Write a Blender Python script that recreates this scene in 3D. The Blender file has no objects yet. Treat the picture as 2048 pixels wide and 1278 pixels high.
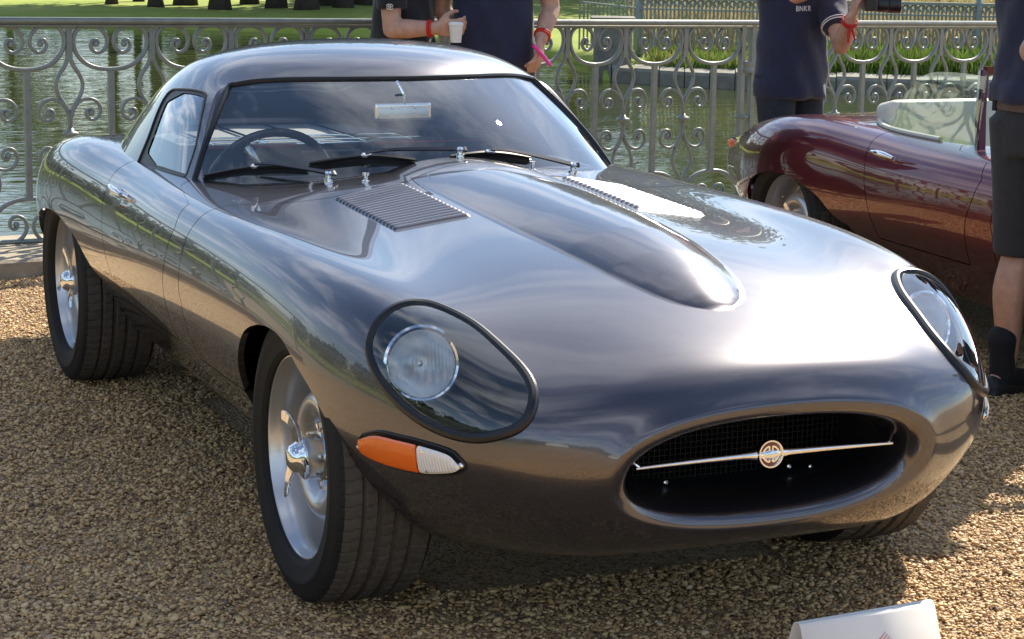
import bpy, bmesh, math, random
import numpy as np
from mathutils import Vector, Matrix, noise as mnoise

R_ = math.radians
scene = bpy.context.scene
COL = scene.collection

# ------------------------------------------------------------------ camera
cam_data = bpy.data.cameras.new('camera')
cam = bpy.data.objects.new('camera', cam_data)
COL.objects.link(cam)
scene.camera = cam
CAM_POS = (4.4266, -2.1680, 1.5384)
CAM_YAW, CAM_PITCH, CAM_ROLL, CAM_F = 2.73014, -0.18981, 0.01391, 4264.4
cam_data.sensor_fit = 'HORIZONTAL'
cam_data.sensor_width = 36.0
cam_data.lens = CAM_F / 2048 * 36.0
cam_data.clip_start = 0.05
cam_data.clip_end = 2000
_cy, _sy, _cp, _sp = math.cos(CAM_YAW), math.sin(CAM_YAW), math.cos(CAM_PITCH), math.sin(CAM_PITCH)
_F = Vector((_cy * _cp, _sy * _cp, _sp))
_Rt = _F.cross(Vector((0, 0, 1))).normalized()
_Up = _Rt.cross(_F)
_c, _s = math.cos(CAM_ROLL), math.sin(CAM_ROLL)
_R2 = _Rt * _c + _Up * _s
_U2 = _Up * _c - _Rt * _s
_m = Matrix((_R2, _U2, -_F)).transposed().to_4x4()
_m.translation = Vector(CAM_POS)
cam.matrix_world = _m

# ------------------------------------------------------------------ world and sun
SUN_AZ, SUN_EL = R_(130), R_(39)        # direction towards the sun, measured from +x
world = bpy.data.worlds.new('World')
scene.world = world
world.use_nodes = True
wn, wl = world.node_tree.nodes, world.node_tree.links
wn.clear()
w_out = wn.new('ShaderNodeOutputWorld')
w_bg = wn.new('ShaderNodeBackground')
w_sky = wn.new('ShaderNodeTexSky')
w_sky.sky_type = 'NISHITA'
w_sky.sun_disc = False
w_sky.sun_elevation = SUN_EL
w_sky.sun_rotation = R_(90) - SUN_AZ
w_sky.air_density = 1.0
w_sky.dust_density = .15
w_bg.inputs['Strength'].default_value = 0.09
# broken summer cloud all round the sky
w_tc = wn.new('ShaderNodeTexCoord')
w_sep = wn.new('ShaderNodeSeparateXYZ')
wl.new(w_tc.outputs['Generated'], w_sep.inputs[0])
def wmath(op, a, b=None, clamp=False):
    n = wn.new('ShaderNodeMath'); n.operation = op; n.use_clamp = clamp
    for i, v in enumerate((a, b)):
        if v is None: continue
        if isinstance(v, (int, float)): n.inputs[i].default_value = v
        else: wl.new(v, n.inputs[i])
    return n.outputs[0]
_zz = wmath('MAXIMUM', wmath('ADD', w_sep.outputs[2], 0.14), 0.05)
w_cmb = wn.new('ShaderNodeCombineXYZ')
wl.new(wmath('DIVIDE', w_sep.outputs[0], _zz), w_cmb.inputs[0])
wl.new(wmath('DIVIDE', w_sep.outputs[1], _zz), w_cmb.inputs[1])
w_noise = wn.new('ShaderNodeTexNoise')
w_noise.inputs['Scale'].default_value = 1.7
w_noise.inputs['Detail'].default_value = 7
w_noise.inputs['Roughness'].default_value = 0.58
w_noise.inputs['Distortion'].default_value = 0.35
wl.new(w_cmb.outputs[0], w_noise.inputs['Vector'])
w_ramp = wn.new('ShaderNodeValToRGB')
w_ramp.color_ramp.elements[0].position = 0.47
w_ramp.color_ramp.elements[1].position = 0.74
wl.new(w_noise.outputs['Fac'], w_ramp.inputs[0])
w_mix = wn.new('ShaderNodeMixRGB')
w_cloud = wn.new('ShaderNodeRGB')
w_cloud.outputs[0].default_value = (10.5, 10.8, 11.5, 1)
w_up = wmath('MULTIPLY', w_ramp.outputs[0], 0.88)
wl.new(w_up, w_mix.inputs[0])
wl.new(w_sky.outputs[0], w_mix.inputs[1])
wl.new(w_cloud.outputs[0], w_mix.inputs[2])
wl.new(w_mix.outputs[0], w_bg.inputs['Color'])
wl.new(w_bg.outputs[0], w_out.inputs[0])

sun_data = bpy.data.lights.new('sun', 'SUN')
sun_data.energy = 5.0
sun_data.angle = R_(0.55)
sun_data.color = (1.0, 0.90, 0.74)
sun = bpy.data.objects.new('sun', sun_data)
COL.objects.link(sun)
_sd = Vector((math.cos(SUN_AZ) * math.cos(SUN_EL), math.sin(SUN_AZ) * math.cos(SUN_EL), math.sin(SUN_EL)))
sun.rotation_euler = _sd.to_track_quat('Z', 'Y').to_euler()
sun.location = _sd * 30

scene.view_settings.view_transform = 'Standard'
scene.view_settings.look = 'None'
scene.view_settings.exposure = 1.0
scene.view_settings.gamma = 1.0
scene.view_settings.use_curve_mapping = False
scene.cycles.max_bounces = 10
scene.cycles.transparent_max_bounces = 24
scene.cycles.caustics_reflective = False
scene.cycles.caustics_refractive = False

random.seed(4)
rng = np.random.default_rng(7)

# ------------------------------------------------------------------ helpers
def meta(o, label=None, cat=None, group=None, kind=None):
    if label: o['label'] = label
    if cat: o['category'] = cat
    if group: o['group'] = group
    if kind: o['kind'] = kind
    return o

def empty(name, loc=(0, 0, 0), rz=0.0, label=None, cat=None, group=None):
    o = bpy.data.objects.new(name, None)
    o.empty_display_size = 0.1
    o.location = loc
    o.rotation_euler = (0, 0, rz)
    COL.objects.link(o)
    return meta(o, label, cat, group)

def link(name, me, parent=None, mat=None, smooth=True):
    if mat is not None and not me.materials:
        me.materials.append(mat)
    if smooth and len(me.polygons):
        me.polygons.foreach_set('use_smooth', [True] * len(me.polygons))
    o = bpy.data.objects.new(name, me)
    COL.objects.link(o)
    if parent is not None:
        o.parent = parent
    return o

def mesh_of(name, verts, faces, mat=None, smooth=True, parent=None, auto=None):
    me = bpy.data.meshes.new(name)
    me.from_pydata([tuple(map(float, v)) for v in verts], [], [tuple(map(int, f)) for f in faces])
    me.update()
    o = link(name, me, parent, mat, smooth)
    if auto is not None:
        sharp_by_angle(me, auto)
    return o

def sharp_by_angle(me, deg):
    bm = bmesh.new(); bm.from_mesh(me)
    a = R_(deg)
    for e in bm.edges:
        if len(e.link_faces) == 2 and e.calc_face_angle(0) > a:
            e.smooth = False
    bm.to_mesh(me); bm.free()

def bm_obj(name, bm, mat, parent=None, smooth=True, auto=35):
    me = bpy.data.meshes.new(name)
    bmesh.ops.recalc_face_normals(bm, faces=bm.faces[:])
    if auto is not None and smooth:
        a = R_(auto)
        for e in bm.edges:
            if len(e.link_faces) == 2 and e.calc_face_angle(0) > a:
                e.smooth = False
    bm.to_mesh(me); bm.free()
    return link(name, me, parent, mat, smooth)

def bm_box(bm, c, s, rot=None):
    r = bmesh.ops.create_cube(bm, size=1.0)
    M = Matrix.Translation(Vector(c)) @ (rot.to_4x4() if rot is not None else Matrix()) @ Matrix.Diagonal((s[0], s[1], s[2], 1))
    bmesh.ops.transform(bm, matrix=M, verts=r['verts'])
    return r['verts']

def box_obj(name, c, s, mat, parent=None, rot=None, bevel=0.0, seg=2):
    bm = bmesh.new()
    bm_box(bm, (0, 0, 0), s)
    if bevel > 0:
        bmesh.ops.bevel(bm, geom=bm.edges[:], offset=bevel, segments=seg, profile=0.7, affect='EDGES')
    M = Matrix.Translation(Vector(c)) @ (rot.to_4x4() if rot is not None else Matrix())
    bmesh.ops.transform(bm, matrix=M, verts=bm.verts[:])
    return bm_obj(name, bm, mat, parent)

def frames(pts, closed=False, up=None):
    n = len(pts)
    T = []
    for i in range(n):
        if closed: d = pts[(i + 1) % n] - pts[i - 1]
        else: d = pts[min(i + 1, n - 1)] - pts[max(i - 1, 0)]
        T.append(d.normalized() if d.length > 1e-12 else Vector((0, 0, 1)))
    N = []
    u = up if up is not None else (Vector((0, 0, 1)) if abs(T[0].z) < 0.9 else Vector((1, 0, 0)))
    v = (u - T[0] * u.dot(T[0])).normalized()
    for i in range(n):
        if up is not None:
            v = up - T[i] * up.dot(T[i])
        else:
            v = v - T[i] * v.dot(T[i])
        v = v.normalized() if v.length > 1e-9 else Vector((0, 1, 0))
        N.append((T[i], v, T[i].cross(v)))
    return N

def bm_tube(bm, pts, r, n=8, closed=False, up=None, cap=True, flat=1.0):
    """sweep a round (or flattened) section along pts; r is one radius or one per point"""
    pts = [Vector(p) for p in pts]
    if not isinstance(r, (list, tuple, np.ndarray)): r = [r] * len(pts)
    fr = frames(pts, closed, up)
    rings = []
    for p, rr, (t, a, b) in zip(pts, r, fr):
        rings.append([bm.verts.new(p + a * (math.cos(k * 2 * math.pi / n) * rr) + b * (math.sin(k * 2 * math.pi / n) * rr * flat)) for k in range(n)])
    m = len(rings)
    for i in range(m if closed else m - 1):
        A, B = rings[i], rings[(i + 1) % m]
        for k in range(n):
            bm.faces.new((A[k], A[(k + 1) % n], B[(k + 1) % n], B[k]))
    if cap and not closed:
        bm.faces.new(rings[0][::-1]); bm.faces.new(rings[-1])
    return rings

def bm_bar(bm, pts, w, h, up=None, closed=False):
    """sweep a rectangular bar w x h along pts (h along up); w, h may be one per point"""
    pts = [Vector(p) for p in pts]
    n = len(pts)
    W = w if isinstance(w, (list, tuple, np.ndarray)) else [w] * n
    H = h if isinstance(h, (list, tuple, np.ndarray)) else [h] * n
    fr = frames(pts, closed, up)
    rings = []
    for p, (t, a, b), ww, hh in zip(pts, fr, W, H):
        rings.append([bm.verts.new(p + a * (sa * hh / 2) + b * (sb * ww / 2)) for sa, sb in ((-1, -1), (1, -1), (1, 1), (-1, 1))])
    for i in range(n if closed else n - 1):
        A, B = rings[i], rings[(i + 1) % n]
        for k in range(4):
            bm.faces.new((A[k], A[(k + 1) % 4], B[(k + 1) % 4], B[k]))
    if not closed:
        bm.faces.new(rings[0][::-1]); bm.faces.new(rings[-1])

def tube_obj(name, pts, r, mat, parent=None, n=8, **k):
    bm = bmesh.new(); bm_tube(bm, pts, r, n, **k)
    return bm_obj(name, bm, mat, parent)

def bm_lathe(bm, prof, n=48, M=None, closed_prof=False):
    """prof: list of (radius, axial); axis = local z, moved by M"""
    rings = []
    for (rr, a) in prof:
        if rr < 1e-6:
            rings.append([bm.verts.new((0, 0, a))])
        else:
            rings.append([bm.verts.new((rr * math.cos(2 * math.pi * k / n), rr * math.sin(2 * math.pi * k / n), a)) for k in range(n)])
    L = len(rings)
    vs = [v for r in rings for v in r]
    for i in range(L if closed_prof else L - 1):
        A, B = rings[i], rings[(i + 1) % L]
        for k in range(n):
            if len(A) == 1 and len(B) == 1: continue
            if len(A) == 1: bm.faces.new((A[0], B[k], B[(k + 1) % n]))
            elif len(B) == 1: bm.faces.new((A[k], A[(k + 1) % n], B[0]))
            else: bm.faces.new((A[k], A[(k + 1) % n], B[(k + 1) % n], B[k]))
    if M is not None:
        bmesh.ops.transform(bm, matrix=M, verts=vs)
    return vs

def lathe_obj(name, prof, mat, parent=None, n=48, M=None, closed_prof=False, auto=35):
    bm = bmesh.new(); bm_lathe(bm, prof, n, M, closed_prof)
    return bm_obj(name, bm, mat, parent, auto=auto)

def copy_tree(o, parent=None):
    c = o.copy()
    COL.objects.link(c)
    if parent is not None: c.parent = parent
    for ch in list(o.children):
        copy_tree(ch, c)
    return c

def catmull(pts, n=8, closed=False):
    P = np.asarray(pts, float); m = len(P); out = []
    for i in range(m if closed else m - 1):
        if closed: p0, p1, p2, p3 = P[i - 1], P[i], P[(i + 1) % m], P[(i + 2) % m]
        else: p0, p1, p2, p3 = P[max(i - 1, 0)], P[i], P[i + 1], P[min(i + 2, m - 1)]
        for k in range(n):
            t = k / n
            out.append(0.5 * ((2 * p1) + (-p0 + p2) * t + (2 * p0 - 5 * p1 + 4 * p2 - p3) * t * t + (-p0 + 3 * p1 - 3 * p2 + p3) * t ** 3))
    if not closed: out.append(P[-1])
    return np.array(out)

# ---- smooth panel surfaces: cubic B-spline sheets cut along exact curves
def bs_basis(n_ctrl, samples_per_span, mirror0=False, mirror1=False):
    """matrix (samples x n_ctrl) of a uniform cubic B-spline; ends either mirrored or linearly extrapolated"""
    spans = n_ctrl - 1
    T = np.linspace(0, spans, spans * samples_per_span + 1)
    B = np.zeros((len(T), n_ctrl))
    for r, t in enumerate(T):
        i = min(int(t), spans - 1); u = t - i
        w = [(1 - u) ** 3 / 6, (3 * u ** 3 - 6 * u * u + 4) / 6, (-3 * u ** 3 + 3 * u * u + 3 * u + 1) / 6, u ** 3 / 6]
        for k in range(4):
            j = i - 1 + k
            if j < 0:
                if mirror0: B[r, 1] += w[k]
                else: B[r, 0] += 2 * w[k]; B[r, 1] -= w[k]
            elif j >= n_ctrl:
                if mirror1: B[r, n_ctrl - 2] += w[k]
                else: B[r, -1] += 2 * w[k]; B[r, -2] -= w[k]
            else: B[r, j] += w[k]
    return B

def bs_sheet(P, su, sv, fit=3, ymir=None):
    """P (nu, nv, 3) -> points (NU, NV, 3); surface pulled towards P by `fit` correction passes.
    ymir: which ends of v lie on the symmetry plane (y = 0)"""
    nu, nv = P.shape[:2]
    m0, m1 = ymir or (False, False)
    Bu = bs_basis(nu, su); Bu1 = bs_basis(nu, 1)
    outs = []
    for c in range(3):
        if c == 1:
            def mk(k):
                B = bs_basis(nv, k)          # odd in y: linear extrapolation through y=0
                return B
        else:
            def mk(k): return bs_basis(nv, k, m0, m1)
        Bv, Bv1 = mk(sv), mk(1)
        C = P[:, :, c].copy()
        for _ in range(fit):
            C += P[:, :, c] - Bu1 @ C @ Bv1.T
        outs.append(Bu @ C @ Bv.T)
    return np.stack(outs, 2)

def grid_faces(nu, nv):
    i = np.arange(nu * nv).reshape(nu, nv)
    return np.stack([i[:-1, :-1], i[1:, :-1], i[1:, 1:], i[:-1, 1:]], -1).reshape(-1, 4)

def sd_poly(P, poly):
    """signed distance of 2D points to a closed polygon, positive inside"""
    P = np.asarray(P, float); A = np.asarray(poly, float); B = np.roll(A, -1, 0)
    d2 = np.full(len(P), 1e18); ins = np.zeros(len(P), bool)
    for a, b in zip(A, B):
        e = b - a; L = e @ e
        if L < 1e-16: continue
        t = np.clip(((P - a) @ e) / L, 0, 1)
        q = P - (a + t[:, None] * e)
        d2 = np.minimum(d2, (q * q).sum(1))
        c = (a[1] > P[:, 1]) != (b[1] > P[:, 1])
        with np.errstate(divide='ignore', invalid='ignore'):
            xi = a[0] + (P[:, 1] - a[1]) * (b[0] - a[0]) / (b[1] - a[1])
        ins ^= c & (P[:, 0] < xi)
    return np.sqrt(d2) * np.where(ins, 1, -1)

def clip(V, F, f):
    """keep the part of the mesh where f > 0, cutting faces along f = 0"""
    V = np.asarray(V, float); f = np.asarray(f, float).copy()
    f[np.abs(f) < 2e-5] = 2e-5
    if isinstance(F, np.ndarray): F = [tuple(r) for r in F.tolist()]
    pos = (f > 0).tolist()
    newV = []; cache = {}; out = []
    n0 = len(V)
    def cut(a, b):
        k = (a, b) if a < b else (b, a)
        if k not in cache:
            t = f[k[0]] / (f[k[0]] - f[k[1]])
            cache[k] = n0 + len(newV)
            newV.append(V[k[0]] + (V[k[1]] - V[k[0]]) * t)
        return cache[k]
    for fc in F:
        s = [pos[i] for i in fc]
        if all(s): out.append(fc); continue
        if not any(s): continue
        p = []
        for j in range(len(fc)):
            a, b = fc[j], fc[(j + 1) % len(fc)]
            if pos[a]: p.append(a)
            if pos[a] != pos[b]: p.append(cut(a, b))
        q = [p[k] for k in range(len(p)) if p[k] != p[k - 1]]
        if len(q) >= 3: out.append(tuple(q))
    VV = np.vstack([V, np.array(newV)]) if newV else V
    used = np.zeros(len(VV), bool)
    for fc in out: used[list(fc)] = True
    idx = np.cumsum(used) - 1
    return VV[used], [tuple(int(idx[i]) for i in fc) for fc in out]

def bound_edges(F):
    seen = {}
    for fc in F:
        for j in range(len(fc)):
            a, b = fc[j], fc[(j + 1) % len(fc)]
            if (b, a) in seen: del seen[(b, a)]
            else: seen[(a, b)] = 1
    return list(seen)

def vnormals(V, F):
    N = np.zeros_like(V)
    for fc in F:
        a = V[fc[0]]
        n = np.zeros(3)
        for j in range(1, len(fc) - 1):
            n += np.cross(V[fc[j]] - a, V[fc[j + 1]] - a)
        for i in fc: N[i] += n
    return N / np.maximum(np.linalg.norm(N, axis=1, keepdims=True), 1e-12)

def fold_edges(V, F, depth, N=None, where=None):
    """turn every open edge of a panel inward by `depth`, giving it a visible thickness"""
    if N is None: N = vnormals(V, F)
    E = bound_edges(F)
    newv = {}; add = []; V2 = list(V)
    def dup(i, d):
        if (i, d) not in newv:
            newv[(i, d)] = len(V2); V2.append(V[i] - N[i] * d)
        return newv[(i, d)]
    F2 = list(F)
    for a, b in E:
        if where is not None and not (where(V[a]) and where(V[b])): continue
        F2.append((b, a, dup(a, depth), dup(b, depth)))
    return np.array(V2), F2, len(F)

def panel_obj(name, V, F, mat, parent, fold=0.012, where=None, N=None):
    nF = len(F)
    if fold:
        V2, F2, nF = fold_edges(V, F, fold, N, where)
    else: V2, F2 = V, F
    o = mesh_of(name, V2, F2, mat, True, parent)
    if fold:
        sharp_by_angle(o.data, 50)
    return o

# ------------------------------------------------------------------ car body surface (x forward from the front axle, y to the car's left, z up)
def oval(hw, zt, zb, xt, xs, xb, p=2.3):
    """half mouth ring, 13 points from bottom centre round the side to top centre"""
    ang = R_(-90) + np.array([0, 20, 40, 56, 70, 84, 96, 108, 121, 135, 149, 165, 180]) * math.pi / 180
    zc = (zt + zb) / 2; out = []
    for a in ang:
        c, s = math.cos(a), math.sin(a)
        y = hw * abs(c) ** (2 / p); h = abs(s) ** (2 / p) * (1 if s > 0 else -1)
        z = zc + h * (zt - zb) / 2
        x = xs + ((xt - xs) * h if h > 0 else (xb - xs) * -h)
        out.append((x, y, z))
    out[0] = (out[0][0], 0, out[0][2]); out[-1] = (out[-1][0], 0, out[-1][2])
    return out

def sec(x, yz, dx=None):
    return [(x + (dx[i] if dx else 0), y, z) for i, (y, z) in enumerate(yz)]

STATIONS = [
    sec(-3.50, [(0, .42), (.15, .42), (.27, .425), (.34, .44), (.385, .465), (.40, .495), (.395, .525), (.37, .55), (.33, .565), (.27, .575), (.20, .58), (.10, .585), (0, .587)]),
    sec(-3.42, [(0, .35), (.24, .35), (.42, .36), (.49, .39), (.535, .435), (.555, .49), (.55, .55), (.52, .595), (.46, .62), (.38, .635), (.28, .643), (.14, .65), (0, .652)]),
    sec(-3.15, [(0, .27), (.30, .27), (.51, .285), (.58, .32), (.635, .40), (.665, .49), (.665, .575), (.635, .64), (.575, .675), (.47, .69), (.36, .70), (.18, .71), (0, .714)]),
    sec(-2.78, [(0, .22), (.35, .22), (.58, .24), (.68, .29), (.748, .385), (.782, .49), (.784, .61), (.75, .703), (.682, .752), (.575, .762), (.44, .766), (.22, .772), (0, .775)]),
    sec(-2.40, [(0, .19), (.35, .19), (.60, .215), (.68, .28), (.752, .385), (.795, .50), (.808, .642), (.778, .748), (.708, .80), (.61, .806), (.46, .808), (.22, .812), (0, .815)]),
    sec(-2.00, [(0, .19), (.35, .19), (.59, .22), (.672, .285), (.748, .395), (.79, .51), (.797, .65), (.765, .75), (.70, .796), (.61, .808), (.46, .82), (.22, .828), (0, .83)]),
    sec(-1.62, [(0, .19), (.35, .19), (.595, .22), (.672, .285), (.75, .40), (.796, .52), (.80, .65), (.762, .745), (.70, .786), (.615, .802), (.46, .815), (.22, .825), (0, .83)]),
    sec(-1.25, [(0, .19), (.35, .19), (.60, .22), (.675, .285), (.755, .40), (.802, .53), (.806, .655), (.768, .748), (.70, .784), (.61, .798), (.45, .813), (.22, .835), (0, .846)]),
    sec(-0.88, [(0, .19), (.35, .19), (.60, .22), (.675, .285), (.755, .40), (.80, .53), (.803, .66), (.765, .75), (.695, .782), (.595, .788), (.44, .800), (.22, .838), (0, .852)]),
    sec(-0.50, [(0, .19), (.35, .19), (.60, .22), (.675, .285), (.755, .40), (.798, .525), (.80, .655), (.76, .748), (.685, .783), (.58, .782), (.43, .790), (.22, .823), (0, .836)]),
    sec(-0.15, [(0, .19), (.35, .19), (.59, .215), (.675, .28), (.752, .39), (.794, .51), (.795, .64), (.755, .735), (.68, .774), (.575, .772), (.43, .778), (.22, .802), (0, .812)]),
    sec(0.15, [(0, .195), (.34, .195), (.585, .212), (.688, .272), (.754, .38), (.786, .49), (.778, .615), (.738, .71), (.662, .753), (.56, .754), (.42, .758), (.22, .778), (0, .786)]),
    sec(0.40, [(0, .205), (.32, .205), (.53, .225), (.632, .28), (.696, .37), (.732, .465), (.73, .577), (.696, .665), (.626, .709), (.535, .714), (.40, .723), (.21, .742), (0, .749)]),
    sec(0.60, [(0, .225), (.29, .228), (.45, .250), (.538, .300), (.60, .372), (.64, .45), (.645, .53), (.618, .60), (.56, .637), (.478, .652), (.365, .674), (.20, .697), (0, .704)]),
    [(.705, 0, .255), (.708, .255, .260), (.712, .375, .286), (.717, .445, .33), (.723, .502, .383), (.73, .533, .443), (.736, .535, .503), (.742, .512, .548), (.748, .463, .577), (.754, .393, .603), (.76, .303, .628), (.765, .165, .648), (.768, 0, .654)],
    oval(.408, .606, .288, .826, .800, .752),
    oval(.372, .582, .312, .850, .815, .757),
    oval(.338, .557, .332, .842, .802, .742),
    oval(.320, .541, .345, .800, .755, .700),
    oval(.318, .532, .352, .720, .680, .630),
]
SU, SV = 20, 10

def body_grid():
    P = np.array(STATIONS, float)
    return bs_sheet(P, SU, SV, fit=3, ymir=(True, True))

# ------------------------------------------------------------------ hardtop and windscreen surfaces (half, y >= 0)
ROOF_ST = [
    [(-1.255, .655, .755), (-1.345, .603, .865), (-1.415, .560, .950), (-1.472, .523, 1.010), (-1.494, .474, 1.036), (-1.45, .385, 1.052), (-1.365, .255, 1.059), (-1.30, .125, 1.062), (-1.28, 0, 1.063)],
    [(-1.36, .672, .755), (-1.445, .622, .865), (-1.515, .580, .955), (-1.572, .538, 1.014), (-1.592, .478, 1.058), (-1.55, .385, 1.084), (-1.47, .255, 1.099), (-1.41, .125, 1.106), (-1.39, 0, 1.108)],
    [(-1.55, .688, .755), (-1.61, .638, .865), (-1.665, .592, .958), (-1.705, .540, 1.024), (-1.72, .476, 1.073), (-1.68, .385, 1.106), (-1.63, .255, 1.126), (-1.59, .125, 1.136), (-1.58, 0, 1.139)],
    [(-1.80, .70, .76), (-1.84, .645, .865), (-1.87, .592, .955), (-1.90, .535, 1.020), (-1.91, .468, 1.071), (-1.89, .375, 1.107), (-1.86, .25, 1.130), (-1.84, .12, 1.141), (-1.83, 0, 1.144)],
    [(-2.08, .685, .76), (-2.10, .615, .86), (-2.12, .555, .936), (-2.13, .498, .996), (-2.13, .432, 1.042), (-2.12, .345, 1.078), (-2.11, .23, 1.102), (-2.10, .115, 1.113), (-2.10, 0, 1.116)],
    [(-2.38, .60, .75), (-2.39, .545, .835), (-2.39, .492, .898), (-2.39, .44, .948), (-2.39, .38, .988), (-2.39, .32, 1.025), (-2.39, .21, 1.046), (-2.39, .10, 1.056), (-2.39, 0, 1.059)],
    [(-2.68, .52, .72), (-2.68, .475, .785), (-2.68, .43, .835), (-2.68, .385, .875), (-2.68, .33, .905), (-2.68, .26, .928), (-2.68, .175, .943), (-2.68, .085, .951), (-2.68, 0, .953)],
    [(-2.98, .40, .66), (-2.98, .37, .70), (-2.98, .335, .74), (-2.98, .30, .772), (-2.98, .26, .795), (-2.98, .205, .814), (-2.98, .14, .826), (-2.98, .07, .832), (-2.98, 0, .834)],
    [(-3.2, .30, .58), (-3.2, .28, .60), (-3.2, .255, .63), (-3.2, .23, .655), (-3.2, .20, .675), (-3.2, .16, .69), (-3.2, .11, .70), (-3.2, .055, .705), (-3.2, 0, .706)],
]
WS_BASE = [(-1.282, .640, .785), (-1.225, .617, .785), (-1.135, .56, .787), (-1.055, .465, .795), (-.985, .345, .812), (-.94, .215, .831), (-.918, .10, .840), (-.912, 0, .842)]
WS_HEAD = [(-1.494, .474, 1.034), (-1.474, .425, 1.045), (-1.43, .36, 1.0535), (-1.385, .285, 1.0575), (-1.34, .205, 1.060), (-1.31, .13, 1.0615), (-1.29, .06, 1.0625), (-1.283, 0, 1.0625)]

def roof_grid():
    return bs_sheet(np.array(ROOF_ST, float), 16, 10, fit=3, ymir=(False, True))

def screen_grid():
    B = np.array(WS_BASE); H = np.array(WS_HEAD)
    rows = []
    for t in np.linspace(0, 1, 5):
        r = B * (1 - t) + H * t
        bow = .012 * 4 * t * (1 - t)                  # the glass also bows gently outward
        r[:, 0] += bow * .6; r[:, 2] += bow * .8
        side = np.clip((r[:, 1] - .25) / .4, 0, 1) ** 2
        r[:, 1] += bow * side * .8
        rows.append(r)
    return bs_sheet(np.array(rows), 8, 8, fit=3, ymir=(False, True))

# ------------------------------------------------------------------ materials
def new_mat(name):
    m = bpy.data.materials.new(name); m.use_nodes = True
    nt = m.node_tree; nt.nodes.clear()
    out = nt.nodes.new('ShaderNodeOutputMaterial')
    return m, nt, out

def pmat(name, col, rough=0.5, metal=0.0, coat=0.0, spec=None, noise=0.0, nscale=30.0, bump=0.0, bscale=80.0, rvar=0.0, coords='Object', coat_rough=0.02, trans=0.0, ior=None, sheen=0.0):
    m, nt, out = new_mat(name)
    b = nt.nodes.new('ShaderNodeBsdfPrincipled')
    nt.links.new(b.outputs[0], out.inputs[0])
    b.inputs['Base Color'].default_value = (*col, 1)
    b.inputs['Roughness'].default_value = rough
    b.inputs['Metallic'].default_value = metal
    b.inputs['Coat Weight'].default_value = coat
    b.inputs['Coat Roughness'].default_value = coat_rough
    b.inputs['Transmission Weight'].default_value = trans
    b.inputs['Sheen Weight'].default_value = sheen
    if ior: b.inputs['IOR'].default_value = ior
    if spec is not None: b.inputs['Specular IOR Level'].default_value = spec
    if noise or bump or rvar:
        tc = nt.nodes.new('ShaderNodeTexCoord')
        n = nt.nodes.new('ShaderNodeTexNoise')
        n.inputs['Scale'].default_value = nscale; n.inputs['Detail'].default_value = 6; n.inputs['Roughness'].default_value = .65
        nt.links.new(tc.outputs[coords], n.inputs['Vector'])
        if noise:
            mx = nt.nodes.new('ShaderNodeMixRGB'); mx.blend_type = 'MULTIPLY'
            rp = nt.nodes.new('ShaderNodeValToRGB')
            rp.color_ramp.elements[0].position = .3; rp.color_ramp.elements[1].position = .7
            rp.color_ramp.elements[0].color = (1 - noise,) * 3 + (1,); rp.color_ramp.elements[1].color = (1, 1, 1, 1)
            nt.links.new(n.outputs['Fac'], rp.inputs[0])
            mx.inputs[0].default_value = 1; mx.inputs[1].default_value = (*col, 1)
            nt.links.new(rp.outputs[0], mx.inputs[2]); nt.links.new(mx.outputs[0], b.inputs['Base Color'])
        if rvar:
            mr = nt.nodes.new('ShaderNodeMapRange')
            mr.inputs['To Min'].default_value = rough - rvar; mr.inputs['To Max'].default_value = rough + rvar
            nt.links.new(n.outputs['Fac'], mr.inputs[0]); nt.links.new(mr.outputs[0], b.inputs['Roughness'])
        if bump:
            n2 = nt.nodes.new('ShaderNodeTexNoise'); n2.inputs['Scale'].default_value = bscale; n2.inputs['Detail'].default_value = 4
            nt.links.new(tc.outputs[coords], n2.inputs['Vector'])
            bp = nt.nodes.new('ShaderNodeBump'); bp.inputs['Strength'].default_value = bump; bp.inputs['Distance'].default_value = .01
            nt.links.new(n2.outputs['Fac'], bp.inputs['Height']); nt.links.new(bp.outputs[0], b.inputs['Normal'])
    return m

def paint_mat(name, col, metal, rough, flake=.35):
    """two-stage car paint: metallic base with fine flake under a clear coat"""
    m, nt, out = new_mat(name)
    b = nt.nodes.new('ShaderNodeBsdfPrincipled'); nt.links.new(b.outputs[0], out.inputs[0])
    b.inputs['Metallic'].default_value = metal; b.inputs['Roughness'].default_value = rough
    b.inputs['Coat Weight'].default_value = 1.0; b.inputs['Coat Roughness'].default_value = .012; b.inputs['Coat IOR'].default_value = 1.54
    tc = nt.nodes.new('ShaderNodeTexCoord')
    v = nt.nodes.new('ShaderNodeTexVoronoi'); v.inputs['Scale'].default_value = 900
    nt.links.new(tc.outputs['Object'], v.inputs['Vector'])
    mr = nt.nodes.new('ShaderNodeMapRange'); mr.inputs['To Min'].default_value = 1 - flake; mr.inputs['To Max'].default_value = 1 + flake
    sp = nt.nodes.new('ShaderNodeSeparateColor'); nt.links.new(v.outputs['Color'], sp.inputs[0])
    nt.links.new(sp.outputs[0], mr.inputs[0])
    mx = nt.nodes.new('ShaderNodeVectorMath'); mx.operation = 'SCALE'; mx.inputs[0].default_value = col
    nt.links.new(mr.outputs[0], mx.inputs['Scale']); nt.links.new(mx.outputs[0], b.inputs['Base Color'])
    return m

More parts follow.
